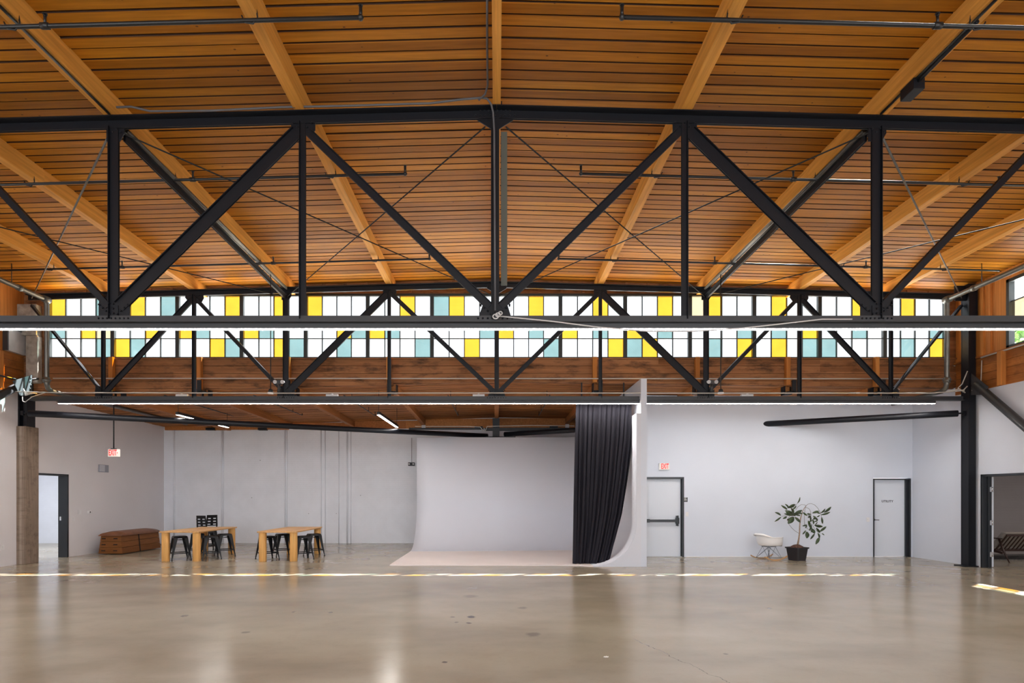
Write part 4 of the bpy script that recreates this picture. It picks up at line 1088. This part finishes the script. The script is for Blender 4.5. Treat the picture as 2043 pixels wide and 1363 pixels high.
# ------------------------------------------------------------------ metal stools
def make_stool(name, loc, label, group, back=False):
    t = empty(name, loc, label, 'stool', group); x, y, _ = loc; H = .60; a = .155
    def rsq(h, r, n=5):
        pts = []
        for cx, cy, a0 in ((1,1,0),(-1,1,90),(-1,-1,180),(1,-1,270)):
            for q in range(n+1):
                an = math.radians(a0+90*q/n); pts.append((cx*(h-r)+r*math.cos(an), cy*(h-r)+r*math.sin(an)))
        return pts
    mb = MB(); P1 = rsq(a, .045); n = len(P1); P0 = rsq(a+.012, .05)
    for z, PP in ((H-.05,P0),(H-.006,P1),(H,[(u*.95,v*.95) for u,v in P1]),(H-.008,[(u*.8,v*.8) for u,v in P1]),(H-.008,[(u*.16,v*.16) for u,v in P1]),(H-.02,[(u*.1,v*.1) for u,v in P1])):
        mb.v += [Vector((x+u, y+v, z)) for u, v in PP]
    for r_ in range(5):
        for k_ in range(n): mb.f.append([r_*n+k_, r_*n+(k_+1)%n, (r_+1)*n+(k_+1)%n, (r_+1)*n+k_]); mb.m.append(0); mb.sm.append(False)
    mb.build('seat', M['stool'], t)
    for sx in (-1, 1):
        for sy in (-1, 1):
            mb = MB(); tx, ty = x+sx*(a+.004), y+sy*(a+.004); bx_, by_ = x+sx*(a+.075), y+sy*(a+.075)
            wt, wb_ = .090, .018; th = .004
            # folded sheet leg: two tapering flanges meeting at the corner
            mb.hexa([(bx_,by_,0),(bx_-sx*wb_,by_,0),(bx_-sx*wb_,by_-sy*th,0),(bx_,by_-sy*th,0),(tx,ty,H-.03),(tx-sx*wt,ty,H-.03),(tx-sx*wt,ty-sy*th,H-.03),(tx,ty-sy*th,H-.03)])
            mb.hexa([(bx_,by_,0),(bx_,by_-sy*wb_,0),(bx_-sx*th,by_-sy*wb_,0),(bx_-sx*th,by_,0),(tx,ty,H-.03),(tx,ty-sy*wt,H-.03),(tx-sx*th,ty-sy*wt,H-.03),(tx-sx*th,ty,H-.03)])
            mb.box(bx_-sx*.028,bx_+sx*.002,by_-sy*.028,by_+sy*.002,0,.02)
            mb.build('leg', M['stool'], t)
    mb = MB(); zz_ = .17; q = a+.052
    mb.bar((x-q,y-q,zz_),(x+q,y-q,zz_),.012,.022); mb.bar((x-q,y+q,zz_),(x+q,y+q,zz_),.012,.022); mb.bar((x-q,y-q,zz_),(x-q,y+q,zz_),.012,.022); mb.bar((x+q,y-q,zz_),(x+q,y+q,zz_),.012,.022)
    mb.build('footrest', M['stool'], t)
    mb = MB(); mb.bar((x-a*.98,y-a*.98,H-.09),(x+a*.98,y+a*.98,H-.09),.02,.012); mb.bar((x+a*.98,y-a*.98,H-.1),(x-a*.98,y+a*.98,H-.1),.02,.012); mb.build('brace', M['stool'], t)
    if back:
        mb = MB(); yb = y-a-.005; zt_ = 1.06; z0 = H-.02
        # slotted, gently tapering sheet back with three hand slots
        def xr(z): return .185-.035*(z-z0)/(zt_-z0)
        def yr(z): return yb-.06*(z-z0)/(zt_-z0)
        zs = [z0,.70,.745,.76,.80,.835,.875,.915,.955,.995,1.0]
        bands = [(.77,.80),(.855,.885),(.94,.97)]; cuts = [.74]+[v for b_ in bands for v in b_]+[zt_]
        xsplit = [-1,-.72,-.22,.22,.72,1]
        for z_a, z_b in zip(cuts[:-1], cuts[1:]):
            isb = any(abs(z_a-b_[0])<1e-6 for b_ in bands)
            for u0, u1 in zip(xsplit[:-1], xsplit[1:]):
                if isb and abs((u0+u1)/2) > .3 and abs((u0+u1)/2) < .6: continue
                mb.hexa([(x+u0*xr(z_a),yr(z_a),z_a),(x+u1*xr(z_a),yr(z_a),z_a),(x+u1*xr(z_a),yr(z_a)+.006,z_a),(x+u0*xr(z_a),yr(z_a)+.006,z_a),
                         (x+u0*xr(z_b),yr(z_b),z_b),(x+u1*xr(z_b),yr(z_b),z_b),(x+u1*xr(z_b),yr(z_b)+.006,z_b),(x+u0*xr(z_b),yr(z_b)+.006,z_b)])
        for s in (-1, 1): mb.hexa([(x+s*.165,yb,z0),(x+s*.125,yb,z0),(x+s*.125,yb+.01,z0),(x+s*.165,yb+.01,z0),(x+s*xr(.75),yr(.75),.75),(x+s*(xr(.75)-.04),yr(.75),.75),(x+s*(xr(.75)-.04),yr(.75)+.01,.75),(x+s*xr(.75),yr(.75)+.01,.75)])
        mb.build('backrest', M['stool'], t)
    return t
st0 = make_stool('metal_stool', (0,0,0), 'x', None)
A_ = 'stools at the table nearer the vault box'; B_ = 'stools at the table nearer the backdrop'
spots = [(-8.13,14.98,.68,'black metal stool just behind the front left leg of the table nearer the vault box',A_),
         (-8.17,15.95,.5,'black metal stool on the left side of the vault box table, farther one',A_),
         (-7.40,15.10,.62,'black metal stool right of the front right leg of the table nearer the vault box',A_),
         (-7.38,15.85,.62,'black metal stool beside the far right leg of the table nearer the vault box',A_),
         (-5.90,15.02,.75,'black metal stool behind the front left leg of the table nearer the backdrop',B_),
         (-5.83,15.90,.6,'black metal stool on the left side of the backdrop table, farther one',B_),
         (-5.00,15.02,.66,'black metal stool right of the front right leg of the table nearer the backdrop',B_),
         (-4.97,15.88,.6,'black metal stool at the far right end of the table nearer the backdrop',B_)]
for i, (x, y, r, lab, gr) in enumerate(spots):
    if i == 0: st0.location = (x, y, 0); st0.rotation_euler = (0,0,r); st0['label'] = lab; st0['group'] = gr
    else: copy_tree(st0, (x, y, 0), r, lab, gr)
cs0 = make_stool('backed_stool', (0,0,0), 'tall-backed black metal chair behind the table, left of the pair', 'backed metal chairs', back=True); cs0['category'] = 'chair'
cs0.location = (-8.45, 16.98, 0); cs0.rotation_euler = (0,0,-.2)
copy_tree(cs0, (-8.62, 17.50, 0), .85, 'tall-backed black metal chair behind the table, right of the pair', 'backed metal chairs')

# ------------------------------------------------------------------ vaulting box
e = empty('vault_box', (-10.75, 17.15, 0), 'tapered wooden gym vaulting box with brown leather top', 'box')
y0, y1 = 16.22, 18.08
def secx(z): return (-11.07+.06*z/.52, -10.40-.055*z/.52)
for i, (z0, z1) in enumerate(((.02,.185),(.192,.35),(.357,.52))):
    a0, b0 = secx(z0); a1, b1 = secx(z1); t_ = .02*z0; mb = MB()
    mb.hexa([(a0,y0+z0*.05,z0),(b0,y0+z0*.05,z0),(b0,y1-z0*.05,z0),(a0,y1-z0*.05,z0),(a1,y0+z1*.05,z1),(b1,y0+z1*.05,z1),(b1,y1-z1*.05,z1),(a1,y1-z1*.05,z1)])
    o = mb.build('box_tier', M['vault'], e, bevel=.006)
    zm = (z0+z1)/2; yy = y0+zm*.05-.004
    for cx in (-10.93, -10.60):
        m2 = MB(); m2.box(cx-.055, cx+.055, yy-.003, yy+.02, zm-.014, zm+.014); m2.build('hand_slot', M['void'], o)
mb = MB()
for xx, zz2 in ((-10.40,.02),): mb.hexa([(-10.405,17.02,.02),(-10.392,17.02,.02),(-10.392,17.06,.02),(-10.405,17.06,.02),(-10.46,17.02,.52),(-10.447,17.02,.52),(-10.447,17.06,.52),(-10.46,17.06,.52)])
mb.build('corner_strap', M['void'], e)
mb = MB(); n = 12
for j in range(9):
    yy = y0-.0+(y1-y0)*j/8; ed = .0 if 0 < j < 8 else 1
    for i in range(n+1):
        a = PI*i/n; mb.v.append(Vector((-10.735+.31*math.cos(a), yy, .525+(.115 if not ed else .09)*math.sin(a))))
for j in range(8):
    for i in range(n): q = j*(n+1)+i; mb.f.append([q,q+1,q+n+2,q+n+1]); mb.m.append(0); mb.sm.append(True)
mb.f.append(list(range(n,-1,-1))); mb.m.append(0); mb.sm.append(False); mb.f.append([8*(n+1)+i for i in range(n+1)]); mb.m.append(0); mb.sm.append(False)
mb.f.append([j*(n+1) for j in range(9)]+[j*(n+1)+n for j in range(8,-1,-1)]); mb.m.append(0); mb.sm.append(False)
mb.box(-11.06,-10.41,y0-.01,y1+.01,.515,.535); mb.build('padded_top', M['leather'], e)
# ------------------------------------------------------------------ white rocking chair
cx, cy = P(1540,1120,14.9).x, 14.95
e = empty('rocking_chair', (0, 0, 0), 'white moulded shell rocking chair on wire legs beside the potted plant', 'chair')
def shell_pt(th, r):
    """th: angle from the chair front (+x); r: 0 centre .. 1 rim"""
    c, s = math.cos(th), math.sin(th)
    back = max(0, -c); front = max(0, c); side = abs(s)
    t = abs(math.degrees(math.atan2(s, c)))
    def sm(a, b, v):
        v = min(1, max(0, (v-a)/(b-a))); return v*v*(3-2*v)
    Hr = .215*sm(22, 50, t) + .10*sm(112, 165, t)
    Rx = .34 if c > 0 else .29; Ry = .30
    lip = .085*sm(120, 165, t) + .025*sm(30, 90, t)
    if r < .5: g = r/.5*.70; zz = 0
    elif r < .88:
        v = (r-.5)/.38; g = .70+.30*math.sin(v*PI/2)**.9; zz = 1-math.cos(v*PI/2*.98)
        zz = v**1.9
    else: g = 1; zz = 1
    z = .375 + (Hr-.012)*zz - .02*sm(0, 1, 1-r)*0
    x = Rx*c*g; y = Ry*s*g
    if r >= .88:
        v = (r-.88)/.12; x += lip*v*c; y += lip*v*s*.8; z += .012*math.sin(v*PI) + .012*v - .035*v*v*sm(100, 160, t) - .03*v*(1-sm(15, 50, t))
    return Vector((x, y, z))
mb = MB(); nr, na = 16, 48
for i in range(nr+1):
    for k_ in range(na): mb.v.append(shell_pt(2*PI*k_/na, max(.001, i/nr)))
for i in range(nr):
    for k_ in range(na): q = i*na; mb.f.append([q+k_, q+(k_+1)%na, q+na+(k_+1)%na, q+na+k_]); mb.m.append(0); mb.sm.append(True)
mb.build('shell_seat', M['shell'], e, solid=.008)
mb = MB(); r = .0045
for sy in (-1, 1):
    tf, tb = (.11, sy*.10, .345), (-.11, sy*.10, .345)
    bf, bb = (.20, sy*.235, .035), (-.20, sy*.235, .035)
    mb.tube([tf, bb], r, 6); mb.tube([tb, bf], r, 6); mb.tube([(.02,-sy*.04,.345), bf], r, 6); mb.tube([(-.02,-sy*.04,.345), bb], r, 6); mb.tube([(.11,sy*.10,.345),(.2,sy*.235,.035)], r, 6); mb.tube([(-.11,sy*.10,.345),(-.2,sy*.235,.035)], r, 6)
mb.tube([(.2,-.235,.05),(.2,.235,.05)], r, 6); mb.tube([(-.2,-.235,.05),(-.2,.235,.05)], r, 6)
mb.tube([(.12,-.12,.348),(.12,.12,.348),(-.12,.12,.348),(-.12,-.12,.348),(.12,-.12,.348)], .008, 6)
mb.build('wire_base', M['wire'], e)
for sy in (-1, 1):
    mb = MB(); pts = []
    for q in range(17):
        u = -1+2*q/16; pts.append((u*.36, .012+.085*u*u*abs(u)**.3))
    for (x0,z0),(x1,z1) in zip(pts[:-1], pts[1:]):
        mb.hexa([(x0,sy*.235-.013,z0),(x1,sy*.235-.013,z1),(x1,sy*.235+.013,z1),(x0,sy*.235+.013,z0),(x0,sy*.235-.013,z0+.026),(x1,sy*.235-.013,z1+.026),(x1,sy*.235+.013,z1+.026),(x0,sy*.235+.013,z0+.026)])
    mb.build('rocker', M['rocker'], e)
e.location = (6.96, 14.93, -.010); e.rotation_euler = (0, 0, math.radians(20))

# ------------------------------------------------------------------ potted plant
cx, cy = 7.60, 14.78
e = empty('potted_tree', (cx, cy, 0), 'small leafy tree with arching stems in a black pot by the white wall', 'plant')
def sq(h, r, rot, z, n=4):
    out = []
    for ax, ay, a0 in ((1,1,0),(-1,1,90),(-1,-1,180),(1,-1,270)):
        for q in range(n+1):
            an = math.radians(a0+90*q/n); u = ax*(h-r)+r*math.cos(an); v = ay*(h-r)+r*math.sin(an)
            out.append(Vector((cx+u*math.cos(rot)-v*math.sin(rot), cy+u*math.sin(rot)+v*math.cos(rot), z)))
    return out
mb = MB(); rings = [(.155,0),(.19,.30),(.21,.302),(.212,.335),(.19,.335),(.185,.29)]
for h_, z in rings: mb.v += sq(h_, .05, .42, z)
n = 20
for i in range(len(rings)-1):
    for k_ in range(n): mb.f.append([i*n+k_, i*n+(k_+1)%n, (i+1)*n+(k_+1)%n, (i+1)*n+k_]); mb.m.append(0); mb.sm.append(False)
mb.f.append(list(reversed(range(n)))); mb.m.append(0); mb.sm.append(False)
mb.build('pot', M['pot'], e)
mb = MB(); rnd = random.Random(5)
mb.lathe((cx,cy,0), [(.19,.29),(.15,.335),(.09,.375),(.03,.39),(.001,.392)], 18)
for q in range(70):
    a = rnd.uniform(0,2*PI); rr_ = rnd.uniform(0,.17); mb.ball((cx+rr_*math.cos(a), cy+rr_*math.sin(a), .39-.5*rr_*rr_/.17-.0), rnd.uniform(.010,.022), 5)
mb.build('soil', M['soil'], e)
def Z4(u, v, d=0.0):   # zoomed-crop coordinates to the place around the pot
    p_ = P(1530+u/11.357, 980+v/11.357, cy+d); return p_
mb = MB()
mb.tube([Z4(700,1240),Z4(722,1100),Z4(742,930),Z4(744,800),Z4(752,700),Z4(768,600,.01),Z4(788,540,.01),Z4(806,460,.02),Z4(845,390,.02),Z4(888,335,.02)], [.022,.019,.016,.014,.013,.012,.010,.009,.007,.006], 10)
mb.tube([Z4(688,1225),Z4(705,1130),Z4(722,1050)], [.016,.012,.010], 8)
mb.build('trunk', M['bark'], e)
mb = MB()
for pts in ([(890,335,.02),(850,310,0),(780,305,-.05),(700,360,-.1),(650,430,-.12)],[(890,330,.02),(930,296,.03),(1000,283,.06),(1080,312,.1),(1150,380,.12),(1215,490,.14)],
            [(890,378,.02),(945,390,-.03),(985,450,-.06),(1000,530,-.1),(985,640,-.12)],[(722,955,0),(640,905,-.03),(560,830,-.06),(495,745,-.1),(462,640,-.12),(520,560,-.12),(620,560,-.1)],
            [(885,345,.02),(860,430,.06),(850,560,.1),(850,740,.12),(900,840,.1),(980,895,.08)],[(1010,640,-.1),(1020,740,-.1),(1080,850,-.08),(1150,930,-.06),(1215,955,-.05)],
            [(790,540,.02),(720,520,-.05),(620,540,-.1),(520,500,-.12),(440,420,-.12),(380,360,-.1)],[(620,540,-.1),(560,440,-.1),(620,340,-.1),(680,290,-.08)],[(460,560,-.12),(400,565,-.12),(340,572,-.12)],
            [(1215,490,.14),(1300,440,.16)],[(1215,490,.14),(1240,600,.14)],[(790,500,.02),(850,500,0),(900,545,-.02),(985,600,-.06)]):
    mb.tube([Z4(*q) for q in pts], .0042, 5)
mb.build('branches', M['stem'], e)
LV = [(690,280,745,150,.3),(640,300,480,375,.36),(665,330,590,415,.3),(500,385,420,300,.3),(465,415,335,330,.3),(400,432,485,440,.2),(545,385,605,485,.45),(575,560,435,460,.42),(580,545,410,515,.3),
 (600,560,470,500,.5),(610,585,490,722,.62),(570,590,462,650,.5),(455,580,370,622,.4),(632,590,748,700,.42),(615,520,780,440,.42),(640,540,750,560,.35),(690,480,800,510,.4),(320,555,195,488,.34),(325,585,190,682,.26),
 (815,480,905,552,.34),(905,515,990,530,.55),(950,545,985,625,.5),(1000,560,935,600,.5),(1000,590,985,660,.4),(1045,640,1105,585,.6),(1050,560,1125,650,.4),(1030,500,1165,460,.4),(1110,480,1200,510,.5),(1130,590,1195,550,.4),
 (1220,495,1312,408,.44),(1295,485,1440,370,.34),(1225,540,1415,480,.26),(1240,590,1260,728,.32),(1030,640,1055,745,.5),(1075,700,1145,668,.4),(1115,600,1145,672,.4),(935,670,965,775,.5),(915,765,815,790,.4),
 (905,770,868,832,.5),(940,760,1010,872,.62),(1000,745,960,885,.5),(1025,850,1090,932,.5),(985,885,1080,950,.5),(1075,770,1248,802,.42),(1090,760,1140,700,.4),(1118,830,1195,930,.4),(1190,925,1330,815,.3),(1085,960,995,1080,.3),
 (1150,950,1185,1065,.5),(1190,1050,1115,1192,.42),(1240,958,1298,997,.4),(885,890,815,975,.34),(905,920,905,1056,.72),(560,480,640,560,.5),(640,560,560,470,.5),(960,700,1020,660,.5),(700,560,620,500,.4),(1060,880,1000,930,.4),(470,440,560,500,.5),(760,450,700,520,.5)]
mb = MB(); rnd = random.Random(9)
for a, b, c_, d_, wf in LV:
    dep = rnd.uniform(-.16,.16); p0 = Z4(a, b, dep); p1 = Z4(c_, d_, dep+rnd.uniform(-.05,.05)); L = (p1-p0).length; dd = (p1-p0)/L
    tilt = rnd.uniform(-.5,.5); sd = dd.cross(Vector((0,1,0))).normalized(); sd = (sd*math.cos(tilt)+Vector((0,1,0))*math.sin(tilt)).normalized(); nr_ = dd.cross(sd).normalized()
    L *= 1.1; w = L*wf*.86/2; n0 = len(mb.v); steps = 7
    for q in range(steps+1):
        u = q/steps; ww = w*math.sin(PI*min(1,u*.92+.04))**.8; droop = nr_*(.10*L*math.sin(PI*u))
        m_ = p0+dd*L*u+droop
        mb.v += [m_-sd*ww+nr_*.15*ww, m_, m_+sd*ww+nr_*.15*ww]
    for q in range(steps):
        for s in (0,1): i0 = n0+q*3+s; mb.f.append([i0,i0+1,i0+4,i0+3]); mb.m.append(0); mb.sm.append(True)
mb.build('foliage', M['leaf'], e, solid=.0025)

# ------------------------------------------------------------------ lounge sofa
e = empty('sofa', (13.4, 14.7, 0), 'low wooden slat-back sofa with grey beige cushions seen through the right doorway', 'sofa')
x0, x1 = 12.50, 14.35
def bar(mb, a, b, w, h, up=(0,0,1)): mb.bar(a, b, w, h, up)
mb = MB(); yb, zb_, yt, zt_ = 14.66, .27, 14.32, .66
mb.bar((x0,yt,zt_),(x1,yt,zt_),.03,.045); mb.bar((x0,yb,zb_),(x1,yb,zb_),.035,.06); mb.build('rail', M['sofa_wood'], e)
for i in range(19):
    x = x0+.02+(x1-x0-.04)*i/18; mb = MB(); w = .035 if i in (0, 18) else .017
    mb.bar((x,yb,zb_),(x,yt,zt_),w,.02,(0,1,0)); mb.build('slat', M['sofa_wood'], e)
for x in (x0-.03, x1+.03):
    mb = MB(); mb.tube([(x,14.50,.56),(x,14.38,.30),(x,14.20,.0)], [.022,.026,.014], 8); mb.build('leg', M['sofa_wood'], e)
    mb = MB(); mb.tube([(x,15.15,.56),(x,15.15,.30),(x,15.22,.0)], [.018,.024,.014], 8); mb.build('leg', M['sofa_wood'], e)
    mb = MB(); mb.bar((x,14.42,.57),(x,15.22,.575),.05,.025); mb.build('armrest', M['sofa_wood'], e, bevel=.006)
    mb = MB(); mb.bar((x,14.40,.22),(x,15.18,.32),.03,.05); mb.build('side_rail', M['sofa_wood'], e)
for i in range(3):
    a = x0+.01+(x1-x0-.02)*i/3; b = a+(x1-x0-.02)/3-.01
    mb = MB(); mb.hexa([(a,yb+.03,.34),(b,yb+.03,.34),(b,yb+.17,.36),(a,yb+.17,.36),(a,yt+.03,.72),(b,yt+.03,.72),(b,yt+.16,.74),(a,yt+.16,.74)]); mb.build('back_cushion', M['sofa_cloth'], e, bevel=.03, seg=3)
    mb = MB(); mb.box(a,b,yb+.03,15.24,.30,.42); mb.build('seat_cushion', M['sofa_cloth'], e, bevel=.03, seg=3)
mb = MB(); mb.box(12.2,15.3,14.75,16.1,0,.022); tag(mb.build('rug', M['rug']), 'grey woven rug under the lounge sofa', 'rug')

# ------------------------------------------------------------------ scrap, outside
c = P(1209, 1311, F*CAMZ/(1311-VY))
mb = MB(); mb.prism([(c.x-.028,c.y-.01),(c.x-.012,c.y+.016),(c.x-.002,c.y+.006),(c.x+.006,c.y+.03),(c.x+.014,c.y+.008),(c.x+.03,c.y+.014),(c.x+.02,c.y-.018),(c.x-.01,c.y-.02)], 'z', .001, .004)
tag(mb.build('paper_scrap', M['paper']), 'tiny torn white paper scrap lying on the concrete floor', 'paper')
mb = MB(); mb.box(-60,60,20.6,70,-.4,-.2); mb.box(16.6,60,-30,20.6,-.4,-.2); mb.box(-60,-16.6,-30,20.6,-.4,-.2); mb.box(-30,30,-40,-6.4,-.4,-.2)
struct('ground', mb, M['street'], label='grey pavement outside the building', cat='ground')
e = empty('street_tree', (18.2, 19.6, -.2), 'green tree outside the high window on the right', 'tree')
mb = MB(); mb.tube([(18.2,19.6,-.2),(18.25,19.6,2.5),(18.1,19.6,5.9)], [.16,.12,.06], 8); mb.build('trunk', M['bark'], e)
mb = MB(); rnd = random.Random(2)
for q in range(900):
    a = rnd.uniform(0,2*PI); ph_ = math.acos(rnd.uniform(-1,1)); rr_ = rnd.uniform(.5,1)**.5
    c = Vector((18.2+1.9*rr_*math.sin(ph_)*math.cos(a), 19.6+1.9*rr_*math.sin(ph_)*math.sin(a), 6.2+1.35*rr_*math.cos(ph_)))
    v1 = Vector((rnd.uniform(-1,1),rnd.uniform(-1,1),rnd.uniform(-1,1))).normalized()*.17; v2 = v1.cross(Vector((rnd.uniform(-1,1),rnd.uniform(-1,1),rnd.uniform(-1,1)))).normalized()*.10
    mb.add([c-v1,c-v2,c+v1,c+v2],[(0,1,2,3)])
o = mb.build('foliage', M['foliage'], e); o['kind'] = 'stuff'

# ------------------------------------------------------------------ light
W = bpy.data.worlds.new('World'); SC.world = W; W.use_nodes = True; nt = W.node_tree
bg = nt.nodes['Background']; bg.inputs[0].default_value = (.90,.95,1.0,1); bg.inputs[1].default_value = SKY
su = bpy.data.lights.new('sun', 'SUN'); su.energy = 34; su.angle = math.radians(.9); su.color = (1,.96,.90)
so = bpy.data.objects.new('sun', su); COL.objects.link(so)
so.rotation_euler = Vector((-2.35,-1.88,-5.6)).to_track_quat('-Z','Y').to_euler()
def area(name, loc, rot, sx, sy, power, col=(1,1,1), portal=False):
    l = bpy.data.lights.new(name, 'AREA'); l.shape = 'RECTANGLE'; l.size = sx; l.size_y = sy; l.energy = power; l.color = col
    if portal: l.cycles.is_portal = True
    o = bpy.data.objects.new(name, l); COL.objects.link(o); o.location = loc; o.rotation_euler = rot
    return o
area('clerestory_portal', (0,YC+.2,5.7), (PI/2*-1,0,0), 21.6, 1.5, 1, portal=True)
for x in (-7.4,-.1,7.2): area('bay_portal', (x,YF-.3,3.15), (PI/2,0,0), 6.4, 6.0, 1, portal=True)
area('adjoining_room_fill', (-13.9,16.2,3.15), (0,0,0), 2.5, 4, 65, (.92,.95,1))  # unseen lamp added to brighten the room behind the left doorway
area('lounge_light', (14.6,12.2,2.85), (0,0,0), 1.2, 1.2, 22, (1,.9,.82))

# ------------------------------------------------------------------ camera
cd = bpy.data.cameras.new('camera'); cam = bpy.data.objects.new('camera', cd); COL.objects.link(cam); SC.camera = cam
cam.location = (0, 0, CAMZ); cam.rotation_euler = (PI/2, 0, 0)
cd.sensor_width = 36; cd.lens = F*36/2043; cd.shift_x = (1021.5-VX)/2043; cd.shift_y = (VY-681.5)/2043
cd.clip_start = .05; cd.clip_end = 300
SC.view_settings.view_transform = 'Standard'; SC.view_settings.look = 'None'; SC.view_settings.gamma = 1
SC.view_settings.use_curve_mapping = False; SC.view_settings.exposure = EXPOSURE
cy_ = SC.cycles
cy_.use_denoising = True; cy_.max_bounces = 10; cy_.diffuse_bounces = 6; cy_.glossy_bounces = 4; cy_.transparent_max_bounces = 12; cy_.sample_clamp_indirect = 6
